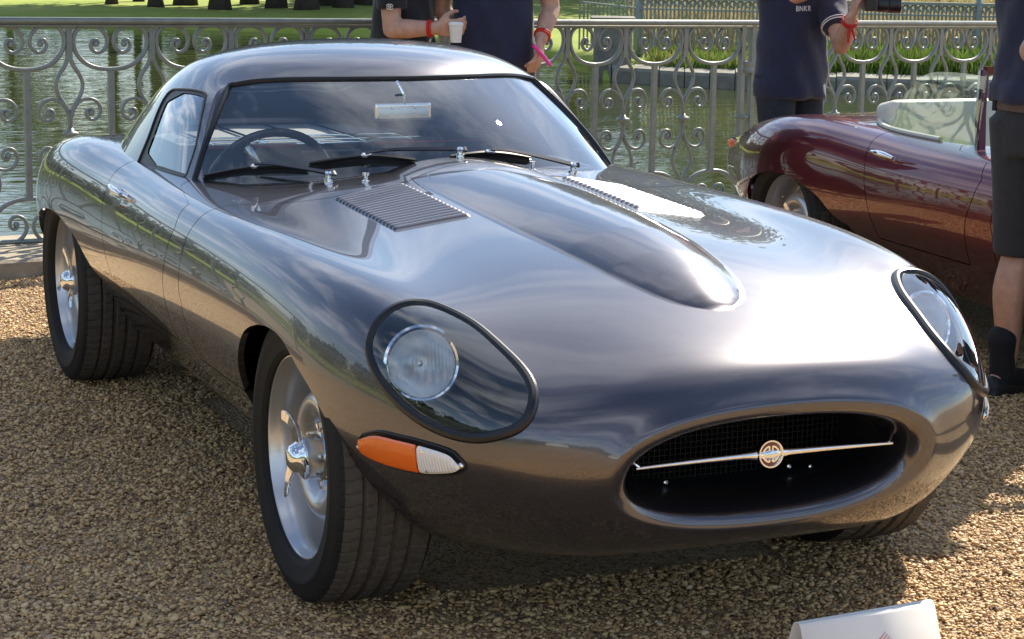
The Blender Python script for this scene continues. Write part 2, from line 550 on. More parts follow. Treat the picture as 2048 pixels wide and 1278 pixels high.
def glass_mat(name, tint=(1, 1, 1), ior=1.5, rough=0.0, boost=1.0):
    """thin pane: clear through-view plus mirror reflection by Fresnel"""
    m, nt, out = new_mat(name)
    t = nt.nodes.new('ShaderNodeBsdfTransparent'); t.inputs[0].default_value = (*tint, 1)
    g = nt.nodes.new('ShaderNodeBsdfGlossy'); g.inputs['Roughness'].default_value = rough
    f = nt.nodes.new('ShaderNodeFresnel')
    ge = nt.nodes.new('ShaderNodeNewGeometry')          # both faces of a pane reflect alike
    io = nt.nodes.new('ShaderNodeMapRange'); io.inputs['To Min'].default_value = ior; io.inputs['To Max'].default_value = 1 / ior
    nt.links.new(ge.outputs['Backfacing'], io.inputs[0]); nt.links.new(io.outputs[0], f.inputs[0])
    k = nt.nodes.new('ShaderNodeMath'); k.operation = 'MULTIPLY'; k.use_clamp = True; k.inputs[1].default_value = boost
    nt.links.new(f.outputs[0], k.inputs[0])
    mx = nt.nodes.new('ShaderNodeMixShader')
    nt.links.new(k.outputs[0], mx.inputs[0]); nt.links.new(t.outputs[0], mx.inputs[1]); nt.links.new(g.outputs[0], mx.inputs[2])
    nt.links.new(mx.outputs[0], out.inputs[0])
    return m

def ribbed(name, col, scale):
    """moulded lamp lens: glossy plastic with fine upright flutes"""
    m = pmat(name, col, .16, coat=.8)
    nt = m.node_tree; b = [n for n in nt.nodes if n.type == 'BSDF_PRINCIPLED'][0]
    tc = nt.nodes.new('ShaderNodeTexCoord'); w = nt.nodes.new('ShaderNodeTexWave'); w.bands_direction = 'X'; w.inputs['Scale'].default_value = scale / 6.28
    nt.links.new(tc.outputs['Object'], w.inputs['Vector'])
    bp = nt.nodes.new('ShaderNodeBump'); bp.inputs['Strength'].default_value = .55; bp.inputs['Distance'].default_value = .003
    nt.links.new(w.outputs['Fac'], bp.inputs['Height']); nt.links.new(bp.outputs[0], b.inputs['Normal'])
    b.inputs['Subsurface Weight'].default_value = .35; b.inputs['Subsurface Radius'].default_value = (.01, .006, .003)
    return m

M = {}
M['grey_paint'] = paint_mat('grey_paint', (.098, .092, .108), .86, .27, .16)
M['maroon_paint'] = paint_mat('maroon_paint', (.120, .002, .014), .84, .28, .12)
M['black_trim'] = pmat('black_trim', (.012, .012, .013), .42, rvar=.1, nscale=20)
M['rubber'] = pmat('rubber', (.010, .010, .012), .33, noise=.2)
M['tyre'] = pmat('tyre', (.013, .0125, .0125), .7, spec=.3, noise=.35, nscale=14, bump=.12, bscale=220)
M['tread'] = pmat('tread', (.105, .092, .078), .9, spec=.2, noise=.35, nscale=25, bump=.2, bscale=260)
M['chrome'] = pmat('chrome', (.86, .86, .87), .06, 1.0)
M['dark_steel'] = pmat('dark_steel', (.10, .10, .11), .3, .9)
M['steel'] = pmat('steel', (.55, .56, .58), .22, 1.0, rvar=.06, nscale=40)
M['rim'] = pmat('rim', (.60, .60, .61), .32, .8, coat=.5, noise=.08, nscale=8)
M['gap'] = pmat('gap', (.006, .006, .007), .9)
M['duct'] = pmat('duct', (.008, .009, .012), .55)
M['under'] = pmat('under', (.012, .012, .012), .8)
M['interior'] = pmat('interior', (.016, .017, .021), .55, noise=.3, nscale=40, bump=.1)
M['leather'] = pmat('leather', (.020, .019, .022), .42, noise=.25, nscale=30, bump=.15, bscale=160)
M['cream'] = pmat('cream', (.72, .68, .58), .5, noise=.08, nscale=20, bump=.08, bscale=140)
M['shelf'] = pmat('shelf', (.42, .43, .43), .5)
M['red_line'] = pmat('red_line', (.75, .03, .05), .4)
M['wood'] = pmat('wood', (.05, .022, .016), .25, coat=.8, noise=.4, nscale=22)
M['glass'] = glass_mat('glass', (.86, .90, .90), 1.52, boost=3.0)
M['side_glass'] = glass_mat('side_glass', (.62, .66, .68), 1.52, boost=3.5)
M['lamp_cover'] = glass_mat('lamp_cover', (.93, .95, .96), 1.5, boost=2.6)
M['lens_glass'] = glass_mat('lens_glass', (.95, .97, .98), 1.5, rough=.03, boost=2.2)
M['perspex'] = glass_mat('perspex', (.86, .93, .90), 1.5, boost=1.5)
M['reflector'] = pmat('reflector', (.90, .92, .95), .30, .72)
M['badge_red'] = pmat('badge_red', (.16, .018, .010), .3, coat=.8)
M['amber'] = ribbed('amber', (.95, .17, .002), 420)
M['clear_lens'] = ribbed('clear_lens', (.86, .85, .84), 300)

# ------------------------------------------------------------------ lie of the land
RA = np.array([-5.05, -.43]); RU = np.array([-.1427, .9898]); RN = np.array([.9898, .1427])   # railing line, its direction, the side of the cars
WATER_Z = -1.2
BANK_Z = -.95

def ground_z(x, y):
    x = np.asarray(x, float); y = np.asarray(y, float)
    a = np.clip(y - .8, 0, 7); a = np.where(a < .6, a * a / 1.2, a - .3)
    b = np.clip(-x - 2.9, 0, 2.4); b = np.where(b < .6, b * b / 1.2, b - .3)
    return -.022 * a - .02 * b

def rail_pt(s, z=0.0, off=0.0):
    q = RA + RU * s + RN * off
    return Vector((q[0], q[1], z))

def rail_top(s): return 1.047 - .018 * s
def rail_base(s): return .050 - .018 * s

def view_pt(px, D, z=0.0):
    """a place at distance D in front of the camera, px photo columns from the middle of a 2048 wide frame"""
    L = (px - 1024) / CAM_F * D
    return (CAM_POS[0] + math.cos(CAM_YAW) * D + math.sin(CAM_YAW) * L, CAM_POS[1] + math.sin(CAM_YAW) * D - math.cos(CAM_YAW) * L, z)

# ---- materials of the setting
def gravel_mat():
    m, nt, out = new_mat('gravel')
    b = nt.nodes.new('ShaderNodeBsdfPrincipled'); nt.links.new(b.outputs[0], out.inputs[0])
    b.inputs['Roughness'].default_value = .85
    tc = nt.nodes.new('ShaderNodeTexCoord')
    v = nt.nodes.new('ShaderNodeTexVoronoi'); v.inputs['Scale'].default_value = 120; v.inputs['Randomness'].default_value = 1
    nt.links.new(tc.outputs['Object'], v.inputs['Vector'])
    sp = nt.nodes.new('ShaderNodeSeparateColor'); nt.links.new(v.outputs['Color'], sp.inputs[0])
    rp = nt.nodes.new('ShaderNodeValToRGB'); e = rp.color_ramp.elements
    e[0].position = 0; e[0].color = (.11, .078, .05, 1); e[1].position = 1; e[1].color = (.58, .47, .32, 1)
    for pos, c in ((.25, (.38, .245, .12, 1)), (.5, (.54, .37, .185, 1)), (.75, (.42, .275, .135, 1))):
        n = e.new(pos); n.color = c
    nt.links.new(sp.outputs[0], rp.inputs[0])
    n2 = nt.nodes.new('ShaderNodeTexNoise'); n2.inputs['Scale'].default_value = 1.3; n2.inputs['Detail'].default_value = 5
    nt.links.new(tc.outputs['Object'], n2.inputs['Vector'])
    mr = nt.nodes.new('ShaderNodeMapRange'); mr.inputs['To Min'].default_value = .78; mr.inputs['To Max'].default_value = 1.15
    nt.links.new(n2.outputs['Fac'], mr.inputs[0])
    sc = nt.nodes.new('ShaderNodeVectorMath'); sc.operation = 'SCALE'
    nt.links.new(rp.outputs[0], sc.inputs[0]); nt.links.new(mr.outputs[0], sc.inputs['Scale']); nt.links.new(sc.outputs[0], b.inputs['Base Color'])
    bp = nt.nodes.new('ShaderNodeBump'); bp.inputs['Strength'].default_value = 1.0; bp.inputs['Distance'].default_value = .006; bp.invert = True
    nt.links.new(v.outputs['Distance'], bp.inputs['Height']); nt.links.new(bp.outputs[0], b.inputs['Normal'])
    return m

def attr_mat(name, stops, rough=.8, attr='tone', spec=.4, extra=None, subsurf=0.0):
    m, nt, out = new_mat(name)
    b = nt.nodes.new('ShaderNodeBsdfPrincipled'); nt.links.new(b.outputs[0], out.inputs[0])
    b.inputs['Roughness'].default_value = rough; b.inputs['Specular IOR Level'].default_value = spec
    a = nt.nodes.new('ShaderNodeAttribute'); a.attribute_name = attr
    rp = nt.nodes.new('ShaderNodeValToRGB'); e = rp.color_ramp.elements
    e[0].position = stops[0][0]; e[0].color = (*stops[0][1], 1); e[1].position = stops[-1][0]; e[1].color = (*stops[-1][1], 1)
    for pos, c in stops[1:-1]:
        n = e.new(pos); n.color = (*c, 1)
    nt.links.new(a.outputs['Fac'], rp.inputs[0]); nt.links.new(rp.outputs[0], b.inputs['Base Color'])
    if subsurf:
        t = nt.nodes.new('ShaderNodeBsdfTranslucent'); nt.links.new(rp.outputs[0], t.inputs[0])
        mx = nt.nodes.new('ShaderNodeMixShader'); mx.inputs[0].default_value = subsurf
        nt.links.new(b.outputs[0], mx.inputs[1]); nt.links.new(t.outputs[0], mx.inputs[2]); nt.links.new(mx.outputs[0], out.inputs[0])
    return m

def water_mat():
    m, nt, out = new_mat('water')
    b = nt.nodes.new('ShaderNodeBsdfPrincipled'); nt.links.new(b.outputs[0], out.inputs[0])
    b.inputs['Base Color'].default_value = (.040, .050, .016, 1); b.inputs['Roughness'].default_value = .04; b.inputs['IOR'].default_value = 1.33
    tc = nt.nodes.new('ShaderNodeTexCoord')
    hs = []
    for sc, rot, det, st in ((1.1, .5, 3, (1, 1, 1)), (5.0, 1.1, 2, (1, 1, 1))):
        mp = nt.nodes.new('ShaderNodeMapping'); mp.inputs['Rotation'].default_value = (0, 0, R_(-24)); mp.inputs['Scale'].default_value = (1.9, .55, 1)
        nt.links.new(tc.outputs['Object'], mp.inputs[0])
        n = nt.nodes.new('ShaderNodeTexNoise'); n.inputs['Scale'].default_value = sc; n.inputs['Detail'].default_value = det; n.inputs['Distortion'].default_value = .4
        nt.links.new(mp.outputs[0], n.inputs['Vector']); hs.append(n.outputs['Fac'])
    a = nt.nodes.new('ShaderNodeMath'); a.operation = 'MULTIPLY_ADD'; a.inputs[1].default_value = .3
    nt.links.new(hs[1], a.inputs[0]); nt.links.new(hs[0], a.inputs[2])
    bp = nt.nodes.new('ShaderNodeBump'); bp.inputs['Strength'].default_value = .5; bp.inputs['Distance'].default_value = .035
    nt.links.new(a.outputs[0], bp.inputs['Height']); nt.links.new(bp.outputs[0], b.inputs['Normal'])
    return m

def lawn_mat():
    m, nt, out = new_mat('lawn')
    b = nt.nodes.new('ShaderNodeBsdfPrincipled'); nt.links.new(b.outputs[0], out.inputs[0]); b.inputs['Roughness'].default_value = .9
    b.inputs['Specular IOR Level'].default_value = .2
    tc = nt.nodes.new('ShaderNodeTexCoord')
    n = nt.nodes.new('ShaderNodeTexNoise'); n.inputs['Scale'].default_value = .35; n.inputs['Detail'].default_value = 9; n.inputs['Roughness'].default_value = .75
    nt.links.new(tc.outputs['Object'], n.inputs['Vector'])
    rp = nt.nodes.new('ShaderNodeValToRGB'); e = rp.color_ramp.elements
    e[0].position = .3; e[0].color = (.15, .215, .035, 1); e[1].position = .72; e[1].color = (.36, .36, .11, 1)
    k = e.new(.5); k.color = (.25, .32, .06, 1)
    nt.links.new(n.outputs['Fac'], rp.inputs[0]); nt.links.new(rp.outputs[0], b.inputs['Base Color'])
    return m

M['gravel'] = gravel_mat()
M['pebbles'] = attr_mat('pebbles', [(0, (0.135, 0.081, 0.046)), (.10, (0.333, 0.196, 0.092)), (.3, (0.562, 0.353, 0.151)), (.5, (0.728, 0.497, 0.235)), (.65, (0.478, 0.325, 0.172)), (.8, (0.749, 0.535, 0.277)), (.92, (0.562, 0.296, 0.101)), (1, (0.850, 0.688, 0.454))], .6, spec=.45)
M['water'] = water_mat()
M['lawn'] = lawn_mat()
M['iron'] = pmat('iron', (.255, .285, .272), .45, .2, noise=.3, nscale=14, bump=.08, bscale=60, rvar=.12)
M['far_iron'] = pmat('far_iron', (.27, .31, .285), .6, noise=.25, nscale=3)
M['stone'] = pmat('stone', (.42, .36, .27), .85, noise=.45, nscale=9, bump=.4, bscale=45)
M['old_stone'] = pmat('old_stone', (.24, .235, .20), .9, noise=.5, nscale=2.5, bump=.5, bscale=12)
M['bark'] = pmat('bark', (.055, .045, .035), .95, noise=.5, nscale=6, bump=.6, bscale=18)
M['leaf'] = attr_mat('leaf', [(0, (.018, .036, .010)), (.5, (.040, .078, .018)), (1, (.085, .125, .030))], .55, spec=.3, subsurf=.35)
M['reed'] = attr_mat('reed', [(0, (.09, .15, .03)), (.45, (.20, .29, .06)), (.6, (.34, .29, .12)), (1, (.52, .42, .24))], .7, spec=.2, subsurf=.3)

# ---- water under everything
o = mesh_of('water', [(-400, -400, WATER_Z), (400, -400, WATER_Z), (400, 400, WATER_Z), (-400, 400, WATER_Z)], [(0, 1, 2, 3)], M['water']); meta(o, kind='structure')

# ---- gravel court: from the kerb towards and past the camera; it ends at the quay on the right-hand side of the car too
QY = -6.3                                              # line of the second quay, along x
ss = np.concatenate([np.linspace(-70, -8, 12), np.linspace(-7, 9, 97)[:-1], np.linspace(9, 120, 18)])
tt = np.concatenate([np.linspace(.42, 10, 60)[:-1], np.linspace(10, 120, 18)])
Vg, Fg = [], []
for t in tt:
    for s in ss:
        q = RA + RU * s + RN * t
        q = np.array([q[0], max(q[1], QY)]) if q[1] < QY else q
        Vg.append((q[0], q[1], float(ground_z(q[0], q[1]))))
nS = len(ss)
for i in range(len(tt) - 1):
    for j in range(nS - 1):
        f = (i * nS + j, i * nS + j + 1, (i + 1) * nS + j + 1, (i + 1) * nS + j)
        if all(Vg[k][1] <= QY + 1e-6 for k in f): continue
        Fg.append(f)
o = mesh_of('gravel_ground', Vg, Fg, M['gravel']); meta(o, kind='structure')
o.data.flip_normals() if o.data.polygons[0].normal.z < 0 else None

# ---- loose stones near the camera: real pebbles, one mesh
def scatter_pebbles(n):
    pts = []
    need = n
    while need > 0:
        x = rng.uniform(-5.2, 2.0, need * 3); y = rng.uniform(-2.2, 2.6, need * 3)
        # inside the view wedge only, thinning out with distance
        dx, dy = x - CAM_POS[0], y - CAM_POS[1]
        D = dx * math.cos(CAM_YAW) + dy * math.sin(CAM_YAW); L = dx * math.sin(CAM_YAW) - dy * math.cos(CAM_YAW)
        u = L / np.maximum(D, .1) * CAM_F; v = (1.5384 / np.maximum(D, .1))
        t = (np.stack([x, y], 1) - RA) @ RN
        ok = (np.abs(u) < 1090) & (D > 2.9) & (t > .44) & (rng.uniform(0, 1, len(x)) < np.clip((6.2 / D) ** 1.1, 0, 1))
        # leave out what the car's belly hides
        ok &= ~((x > -2.0) & (x < .1) & (np.abs(y) < .45))
        q = np.stack([x[ok], y[ok]], 1)[:need]
        pts.append(q); need -= len(q)
    return np.vstack(pts)

def icosa():
    t = (1 + 5 ** .5) / 2
    v = np.array([(-1, t, 0), (1, t, 0), (-1, -t, 0), (1, -t, 0), (0, -1, t), (0, 1, t), (0, -1, -t), (0, 1, -t), (t, 0, -1), (t, 0, 1), (-t, 0, -1), (-t, 0, 1)], float)
    v /= np.linalg.norm(v[0])
    f = [(0, 11, 5), (0, 5, 1), (0, 1, 7), (0, 7, 10), (0, 10, 11), (1, 5, 9), (5, 11, 4), (11, 10, 2), (10, 7, 6), (7, 1, 8), (3, 9, 4), (3, 4, 2), (3, 2, 6), (3, 6, 8), (3, 8, 9), (4, 9, 5), (2, 4, 11), (6, 2, 10), (8, 6, 7), (9, 8, 1)]
    return v, np.array(f)

def big_mesh(name, V, F, mat, tone=None, smooth=True):
    """large arrays straight into a mesh (triangles or quads)"""
    me = bpy.data.meshes.new(name)
    k = F.shape[1]
    me.vertices.add(len(V)); me.vertices.foreach_set('co', np.ascontiguousarray(V, np.float32).ravel())
    me.loops.add(F.size); me.loops.foreach_set('vertex_index', np.ascontiguousarray(F, np.int32).ravel())
    me.polygons.add(len(F)); me.polygons.foreach_set('loop_start', np.arange(0, F.size, k, dtype=np.int32))
    me.polygons.foreach_set('loop_total', np.full(len(F), k, np.int32))
    me.polygons.foreach_set('use_smooth', np.full(len(F), smooth, bool))
    if tone is not None:
        a = me.attributes.new('tone', 'FLOAT', 'POINT'); a.data.foreach_set('value', np.ascontiguousarray(tone, np.float32))
    me.update(calc_edges=True)
    me.materials.append(mat)
    o = bpy.data.objects.new(name, me); COL.objects.link(o)
    return o

NPEB = 165000
P2 = scatter_pebbles(NPEB)
iv, if_ = icosa()
keepf = np.array([f for f in if_ if min(iv[list(f)][:, 2]) > -.9])
size = rng.lognormal(math.log(.0043), .38, NPEB).clip(.0020, .0115)
sc = np.stack([size * rng.uniform(.8, 1.45, NPEB), size * rng.uniform(.7, 1.1, NPEB), size * rng.uniform(.32, .62, NPEB)], 1)
ang = rng.uniform(0, 2 * math.pi, NPEB); tlt = rng.normal(0, .35, NPEB)
base = iv[None] * (1 + rng.uniform(-.22, .22, (NPEB, 12, 1))) * sc[:, None]
x_, y_, z_ = base[..., 0], base[..., 1], base[..., 2]
xt = x_ * np.cos(tlt)[:, None] + z_ * np.sin(tlt)[:, None]; zt = -x_ * np.sin(tlt)[:, None] + z_ * np.cos(tlt)[:, None]
xr = xt * np.cos(ang)[:, None] - y_ * np.sin(ang)[:, None]; yr = xt * np.sin(ang)[:, None] + y_ * np.cos(ang)[:, None]
gz = ground_z(P2[:, 0], P2[:, 1]) + .0025 * np.sin(P2[:, 0] * 9 + 2 * np.sin(P2[:, 1] * 7)) * np.sin(P2[:, 1] * 11 + 1.5 * np.sin(P2[:, 0] * 5)) + .0015 * np.sin(P2[:, 0] * 23 + P2[:, 1] * 17)
PV = np.stack([xr + P2[:, :1], yr + P2[:, 1:], zt + (gz + sc[:, 2] * .35 + .003 + rng.uniform(-.001, .003, NPEB))[:, None]], -1).reshape(-1, 3)
PF = (keepf[None] + (np.arange(NPEB) * 12)[:, None, None]).reshape(-1, 3)
_patch = .5 + .5 * np.sin(P2[:, 0] * 4.1 + 2.2 * np.sin(P2[:, 1] * 2.7)) * np.sin(P2[:, 1] * 5.3 + 1.7 * np.sin(P2[:, 0] * 3.1))
tone = np.repeat(np.clip(rng.uniform(0, 1, NPEB) * (.72 + .28 * _patch), 0, 1), 12)
o = big_mesh('gravel', PV, PF, M['pebbles'], tone, smooth=True); meta(o, kind='stuff', label='loose tan and brown gravel stones covering the ground round the cars')

# ---- kerb of stone blocks under the railing
kerb = empty('stone_kerb', (0, 0, 0), label='pale stone kerb blocks along the foot of the iron railing', cat='kerb')
s = -3.2; k = 0
while s < 9:
    L = 1.18 + .1 * math.sin(k * 2.1); a = s + .004; b = s + L - .004
    bm = bmesh.new()
    z1 = lambda q: rail_base(q)
    vs = []
    for q in (a, b):
        g0 = float(ground_z(*(RA + RU * q + RN * .45)))
        for off, z in ((.45, g0 - .1), (.45, z1(q) - .012), (.435, z1(q)), (-.25, z1(q)), (-.27, WATER_Z - .3), (.0, WATER_Z - .3)):
            vs.append(bm.verts.new(rail_pt(q, z, off)))
    n = 6
    for i in range(n): bm.faces.new((vs[i], vs[(i + 1) % n], vs[n + (i + 1) % n], vs[n + i]))
    bm.faces.new(vs[:n][::-1]); bm.faces.new(vs[n:])
    bm_obj('kerb_stone', bm, M['stone'], kerb, smooth=False)
    s += L; k += 1

# ---- wrought-iron railing
def rail_matrix(s0, z, wx=1.0, flip=False):
    """local x along the railing, y across it, z up, origin on the middle line at height z"""
    x = Vector((RU[0], RU[1], -.018)).normalized(); y = Vector((-RN[0], -RN[1], 0)); zz = Vector((0, 0, 1))
    m = Matrix((x, y, zz)).transposed().to_4x4()
    m.translation = rail_pt(s0, z)
    return m @ Matrix.Diagonal((wx, 1, -1 if flip else 1, 1))

def flat_curve(pts, w0, w1=None, h=.020, n=5):
    P = catmull(pts, n); m = len(P)
    w1 = w0 if w1 is None else w1
    bm = bmesh.new()
    bm_bar(bm, [(x, 0, t) for x, t in P], h, [w0 + (w1 - w0) * i / (m - 1) for i in range(m)], up=None) if False else None
    # in-plane thickness w, depth h across the railing
    rings = []
    P3 = [Vector((x, 0, t)) for x, t in P]
    for i in range(m):
        d = (P3[min(i + 1, m - 1)] - P3[max(i - 1, 0)]).normalized(); nrm = Vector((-d.z, 0, d.x)); w = w0 + (w1 - w0) * i / (m - 1)
        hh = h * (1 - .25 * i / m)
        rings.append([bm.verts.new(P3[i] + nrm * a * w / 2 + Vector((0, b * hh / 2, 0))) for a, b in ((-.6, -1), (.6, -1), (1, -.5), (1, .5), (.6, 1), (-.6, 1), (-1, .5), (-1, -.5))])
    for a, b in zip(rings[:-1], rings[1:]):
        for i in range(8): bm.faces.new((a[i], a[(i + 1) % 8], b[(i + 1) % 8], b[i]))
    bm.faces.new(rings[0][::-1]); bm.faces.new(rings[-1])
    me = bpy.data.meshes.new('scroll'); bmesh.ops.recalc_face_normals(bm, faces=bm.faces[:]); bm.to_mesh(me); bm.free()
    me.materials.append(M['iron']); me.polygons.foreach_set('use_smooth', [True] * len(me.polygons)); sharp_by_angle(me, 60)
    return me

BIG = [(0, .285), (-.06, .291), (-.115, .312), (-.155, .352), (-.172, .40), (-.166, .445), (-.138, .474), (-.095, .480), (-.052, .468), (-.024, .440), (-.016, .405), (-.028, .375), (-.056, .360), (-.083, .370), (-.093, .395), (-.082, .416), (-.064, .416), (-.058, .402), (-.066, .394)]
SMALL = [(-.006, .075), (-.018, .110), (-.045, .142), (-.085, .155), (-.122, .143), (-.142, .112), (-.136, .078), (-.112, .060), (-.086, .066), (-.074, .088), (-.083, .106), (-.101, .107), (-.107, .094), (-.099, .087)]
ONION = [(-.010, .325), (-.022, .298), (-.047, .262), (-.061, .222), (-.053, .178), (-.030, .140), (-.010, .105), (-.004, .06), (-.004, .012)]
ME_BIG = flat_curve(BIG, .020, .013, .024); ME_SMALL = flat_curve(SMALL, .016, .012, .022); ME_ONION = flat_curve(ONION, .017, .015, .022)
def flipx(me):
    m = me.copy(); m.transform(Matrix.Diagonal((-1, 1, 1, 1))); m.flip_normals(); return m
def simple_me(fn):
    bm = bmesh.new(); fn(bm); bmesh.ops.recalc_face_normals(bm, faces=bm.faces[:]); me = bpy.data.meshes.new('m'); bm.to_mesh(me); bm.free(); me.materials.append(M['iron']); return me
PAIRS = [('large_scroll', ME_BIG, flipx(ME_BIG)), ('small_scroll', ME_SMALL, flipx(ME_SMALL)), ('curved_bar', ME_ONION, flipx(ME_ONION))]
def _curl(bm):
    bmesh.ops.create_uvsphere(bm, u_segments=10, v_segments=6, radius=.0150)
ME_BALL = simple_me(_curl); ME_BALL.polygons.foreach_set('use_smooth', [True] * len(ME_BALL.polygons))
ME_BAR = simple_me(lambda bm: bm_box(bm, (0, 0, 0), (.026, .022, .566)))
ME_STUB = simple_me(lambda bm: bm_box(bm, (0, 0, .402), (.027, .024, .165)))
def _collar(bm):
    bm_lathe(bm, [(0, -.026), (.012, -.026), (.016, -.014), (.034, -.006), (.038, 0), (.034, .006), (.016, .014), (.012, .026), (0, .026)], 20)
ME_COLLAR = simple_me(_collar); ME_COLLAR.polygons.foreach_set('use_smooth', [True] * len(ME_COLLAR.polygons))

railing = empty('iron_railing', (0, 0, 0), label='grey wrought iron railing of scrolls between the gravel and the water', cat='railing')
bounds = [-2.091, -1.701, -1.311, -.921, -.531, -.141, .249, .639, 1.029, 1.419, 1.809, 2.168, 2.528, 2.887, 3.246, 3.63, 4.02, 4.29, 4.67, 5.05, 5.43, 5.81, 6.19, 6.57, 6.95, 7.33, 7.71, 8.09, 8.47]
def put(name, me, mtx):
    o = bpy.data.objects.new(name, me); COL.objects.link(o); o.parent = railing; o.matrix_local = mtx; return o
MID = lambda q: (rail_top(q) - .030 + rail_base(q)) / 2
for a, b in zip(bounds[:-1], bounds[1:]):
    wx = (b - a) / .388; c = (a + b) / 2
    if b - a > .3:
        for nm, ml, mr in PAIRS:
            ctr = c if nm == 'large_scroll' else a
            for fl in (False, True):
                for me in (ml, mr):
                    put(nm, me, rail_matrix(ctr, MID(ctr), wx, fl))
        for fl in (False, True):
            for sx in (-1, 1):
                put('scroll_knob', ME_BALL, rail_matrix(c, MID(c), wx, fl) @ Matrix.Translation((sx * .066, 0, .399)))
                put('scroll_knob', ME_BALL, rail_matrix(a, MID(a), wx, fl) @ Matrix.Translation((sx * .100, 0, .091)))
            put('stub_post', ME_STUB, rail_matrix(a, MID(a), 1, fl))
        put('upright_bar', ME_BAR, rail_matrix(c, MID(c)))
    put('collar', ME_COLLAR, rail_matrix(a, MID(a)))
def long_bar(name, z_of, w, h, off=0.0):
    bm = bmesh.new(); bm_bar(bm, [rail_pt(q, z_of(q), off) for q in (-3.4, 9.2)], w, h, up=Vector((0, 0, 1)))
    bmesh.ops.bevel(bm, geom=[e for e in bm.edges if e.calc_length() > 1], offset=min(w, h) * .18, segments=2, affect='EDGES')
    return bm_obj(name, bm, M['iron'], railing, auto=30)
long_bar('top_rail', lambda q: rail_top(q) - .012, .070, .026)
long_bar('upper_rail', lambda q: rail_top(q) - .034, .030, .016)
long_bar('bottom_rail', lambda q: rail_base(q) + .008, .030, .020)
for q in (-3.2, 4.05, 9.0):
    z0 = rail_base(q) + .01
    bm = bmesh.new()
    for dx in (-.040, .030):
        bm_box(bm, rail_pt(q + dx, z0 + .485), (.026, .034, .95), Matrix.Rotation(math.atan2(RU[1], RU[0]), 3, 'Z'))
    bm_obj('main_post', bm, M['iron'], railing, smooth=False)
    for t in (.34, .74):
        bm = bmesh.new(); bm_lathe(bm, [(0, -.03), (.036, -.03), (.040, -.02), (.033, 0), (.040, .02), (.036, .03), (0, .03)], 16, Matrix.Translation(rail_pt(q - .005, z0 + t, .0)))
        bm_obj('post_collar', bm, M['iron'], railing)

# ---- a second railing along the other quay, mirrored in the coachwork of the car
quay = empty('quay_railing', (0, QY + .15, 0), label='second scroll railing along the quay beyond the coupe', cat='railing')
x = -14.0
mods = []
bm = bmesh.new()
for nm, ml, mr in PAIRS:
    for fl in (False, True):
        for me in (ml, mr):
            t = me.copy(); t.transform(Matrix.Translation((.194 if nm == 'large_scroll' else 0, 0, .52)) @ Matrix.Diagonal((1, 1, -1 if fl else 1, 1))); bm.from_mesh(t); bpy.data.meshes.remove(t)
bm_box(bm, (.194, 0, .52), (.02, .02, .566)); bm_box(bm, (0, 0, .92), (.022, .022, .165)); bm_box(bm, (0, 0, .12), (.022, .022, .165))
pm = bpy.data.meshes.new('railing_panel'); bmesh.ops.recalc_face_normals(bm, faces=bm.faces[:]); bm.to_mesh(pm); bm.free(); pm.materials.append(M['iron'])
while x < 6:
    o = bpy.data.objects.new('railing_panel', pm); COL.objects.link(o); o.parent = quay; o.location = (x, 0, 0); x += .388
for nm, z, w, h in (('top_rail', 1.045, .07, .03), ('bottom_rail', .04, .03, .02)):
    bm = bmesh.new(); bm_bar(bm, [(-14, 0, z), (6.2, 0, z)], w, h, up=Vector((0, 0, 1))); bm_obj(nm, bm, M['iron'], quay, smooth=False)
bm = bmesh.new(); bm_box(bm, (-4, QY - .05, -.78), (22, .5, 1.6)); o = bm_obj('quay_wall', bm, M['stone'], smooth=False); meta(o, 'pale stone quay wall under the second railing', 'wall')

# ---- far banks
EDGE = [(-6000, 52), (-2500, 50), (-800, 49), (300, 48.5), (700, 46.5), (950, 43), (1100, 40.5), (1178, 38), (1200, 35.2), (1330, 34.4), (1500, 33.8), (1900, 33.2), (2300, 32.6), (3500, 34), (6000, 40)]
cols = np.concatenate([np.linspace(-6000, -200, 20)[:-1], np.linspace(-200, 2300, 101)[:-1], np.linspace(2300, 6000, 14)])
ed = np.interp(cols, [e[0] for e in EDGE], [e[1] for e in EDGE])
offs = [0, .05, .4, 1.2, 3, 6, 10, 16, 26, 45, 80, 150, 260]
Vb, Fb = [], []
for c, D in zip(cols, ed):
    for k, of in enumerate(offs):
        z = (WATER_Z - .3, WATER_Z + .04, BANK_Z - .08, BANK_Z)[min(k, 3)] + (.0 if of < 12 else .010 * (of - 12)) + (.03 * math.sin(c * .013 + k) if k > 2 else 0)
        Vb.append(view_pt(c, D + of, z))
n = len(offs)
for i in range(len(cols) - 1):
    for k in range(n - 1):
        Fb.append((i * n + k, (i + 1) * n + k, (i + 1) * n + k + 1, i * n + k + 1))
o = mesh_of('far_bank', Vb, Fb, M['lawn']); meta(o, kind='structure')
Vb = []; Fb = []
xs_ = np.linspace(-120, 160, 57)
for xx in xs_:
    for k, of in enumerate((0, .3, 1.5, 4, 10, 25, 70)):
        Vb.append((xx, -26 - of + .8 * math.sin(xx * .15), (WATER_Z - .2, WATER_Z + .1, BANK_Z, -.8, -.5, .2, 2.5)[k]))
for i in range(len(xs_) - 1):
    for k in range(6): Fb.append((i * 7 + k, i * 7 + k + 1, (i + 1) * 7 + k + 1, (i + 1) * 7 + k))
o = mesh_of('side_bank', Vb, Fb, M['lawn']); meta(o, kind='structure')

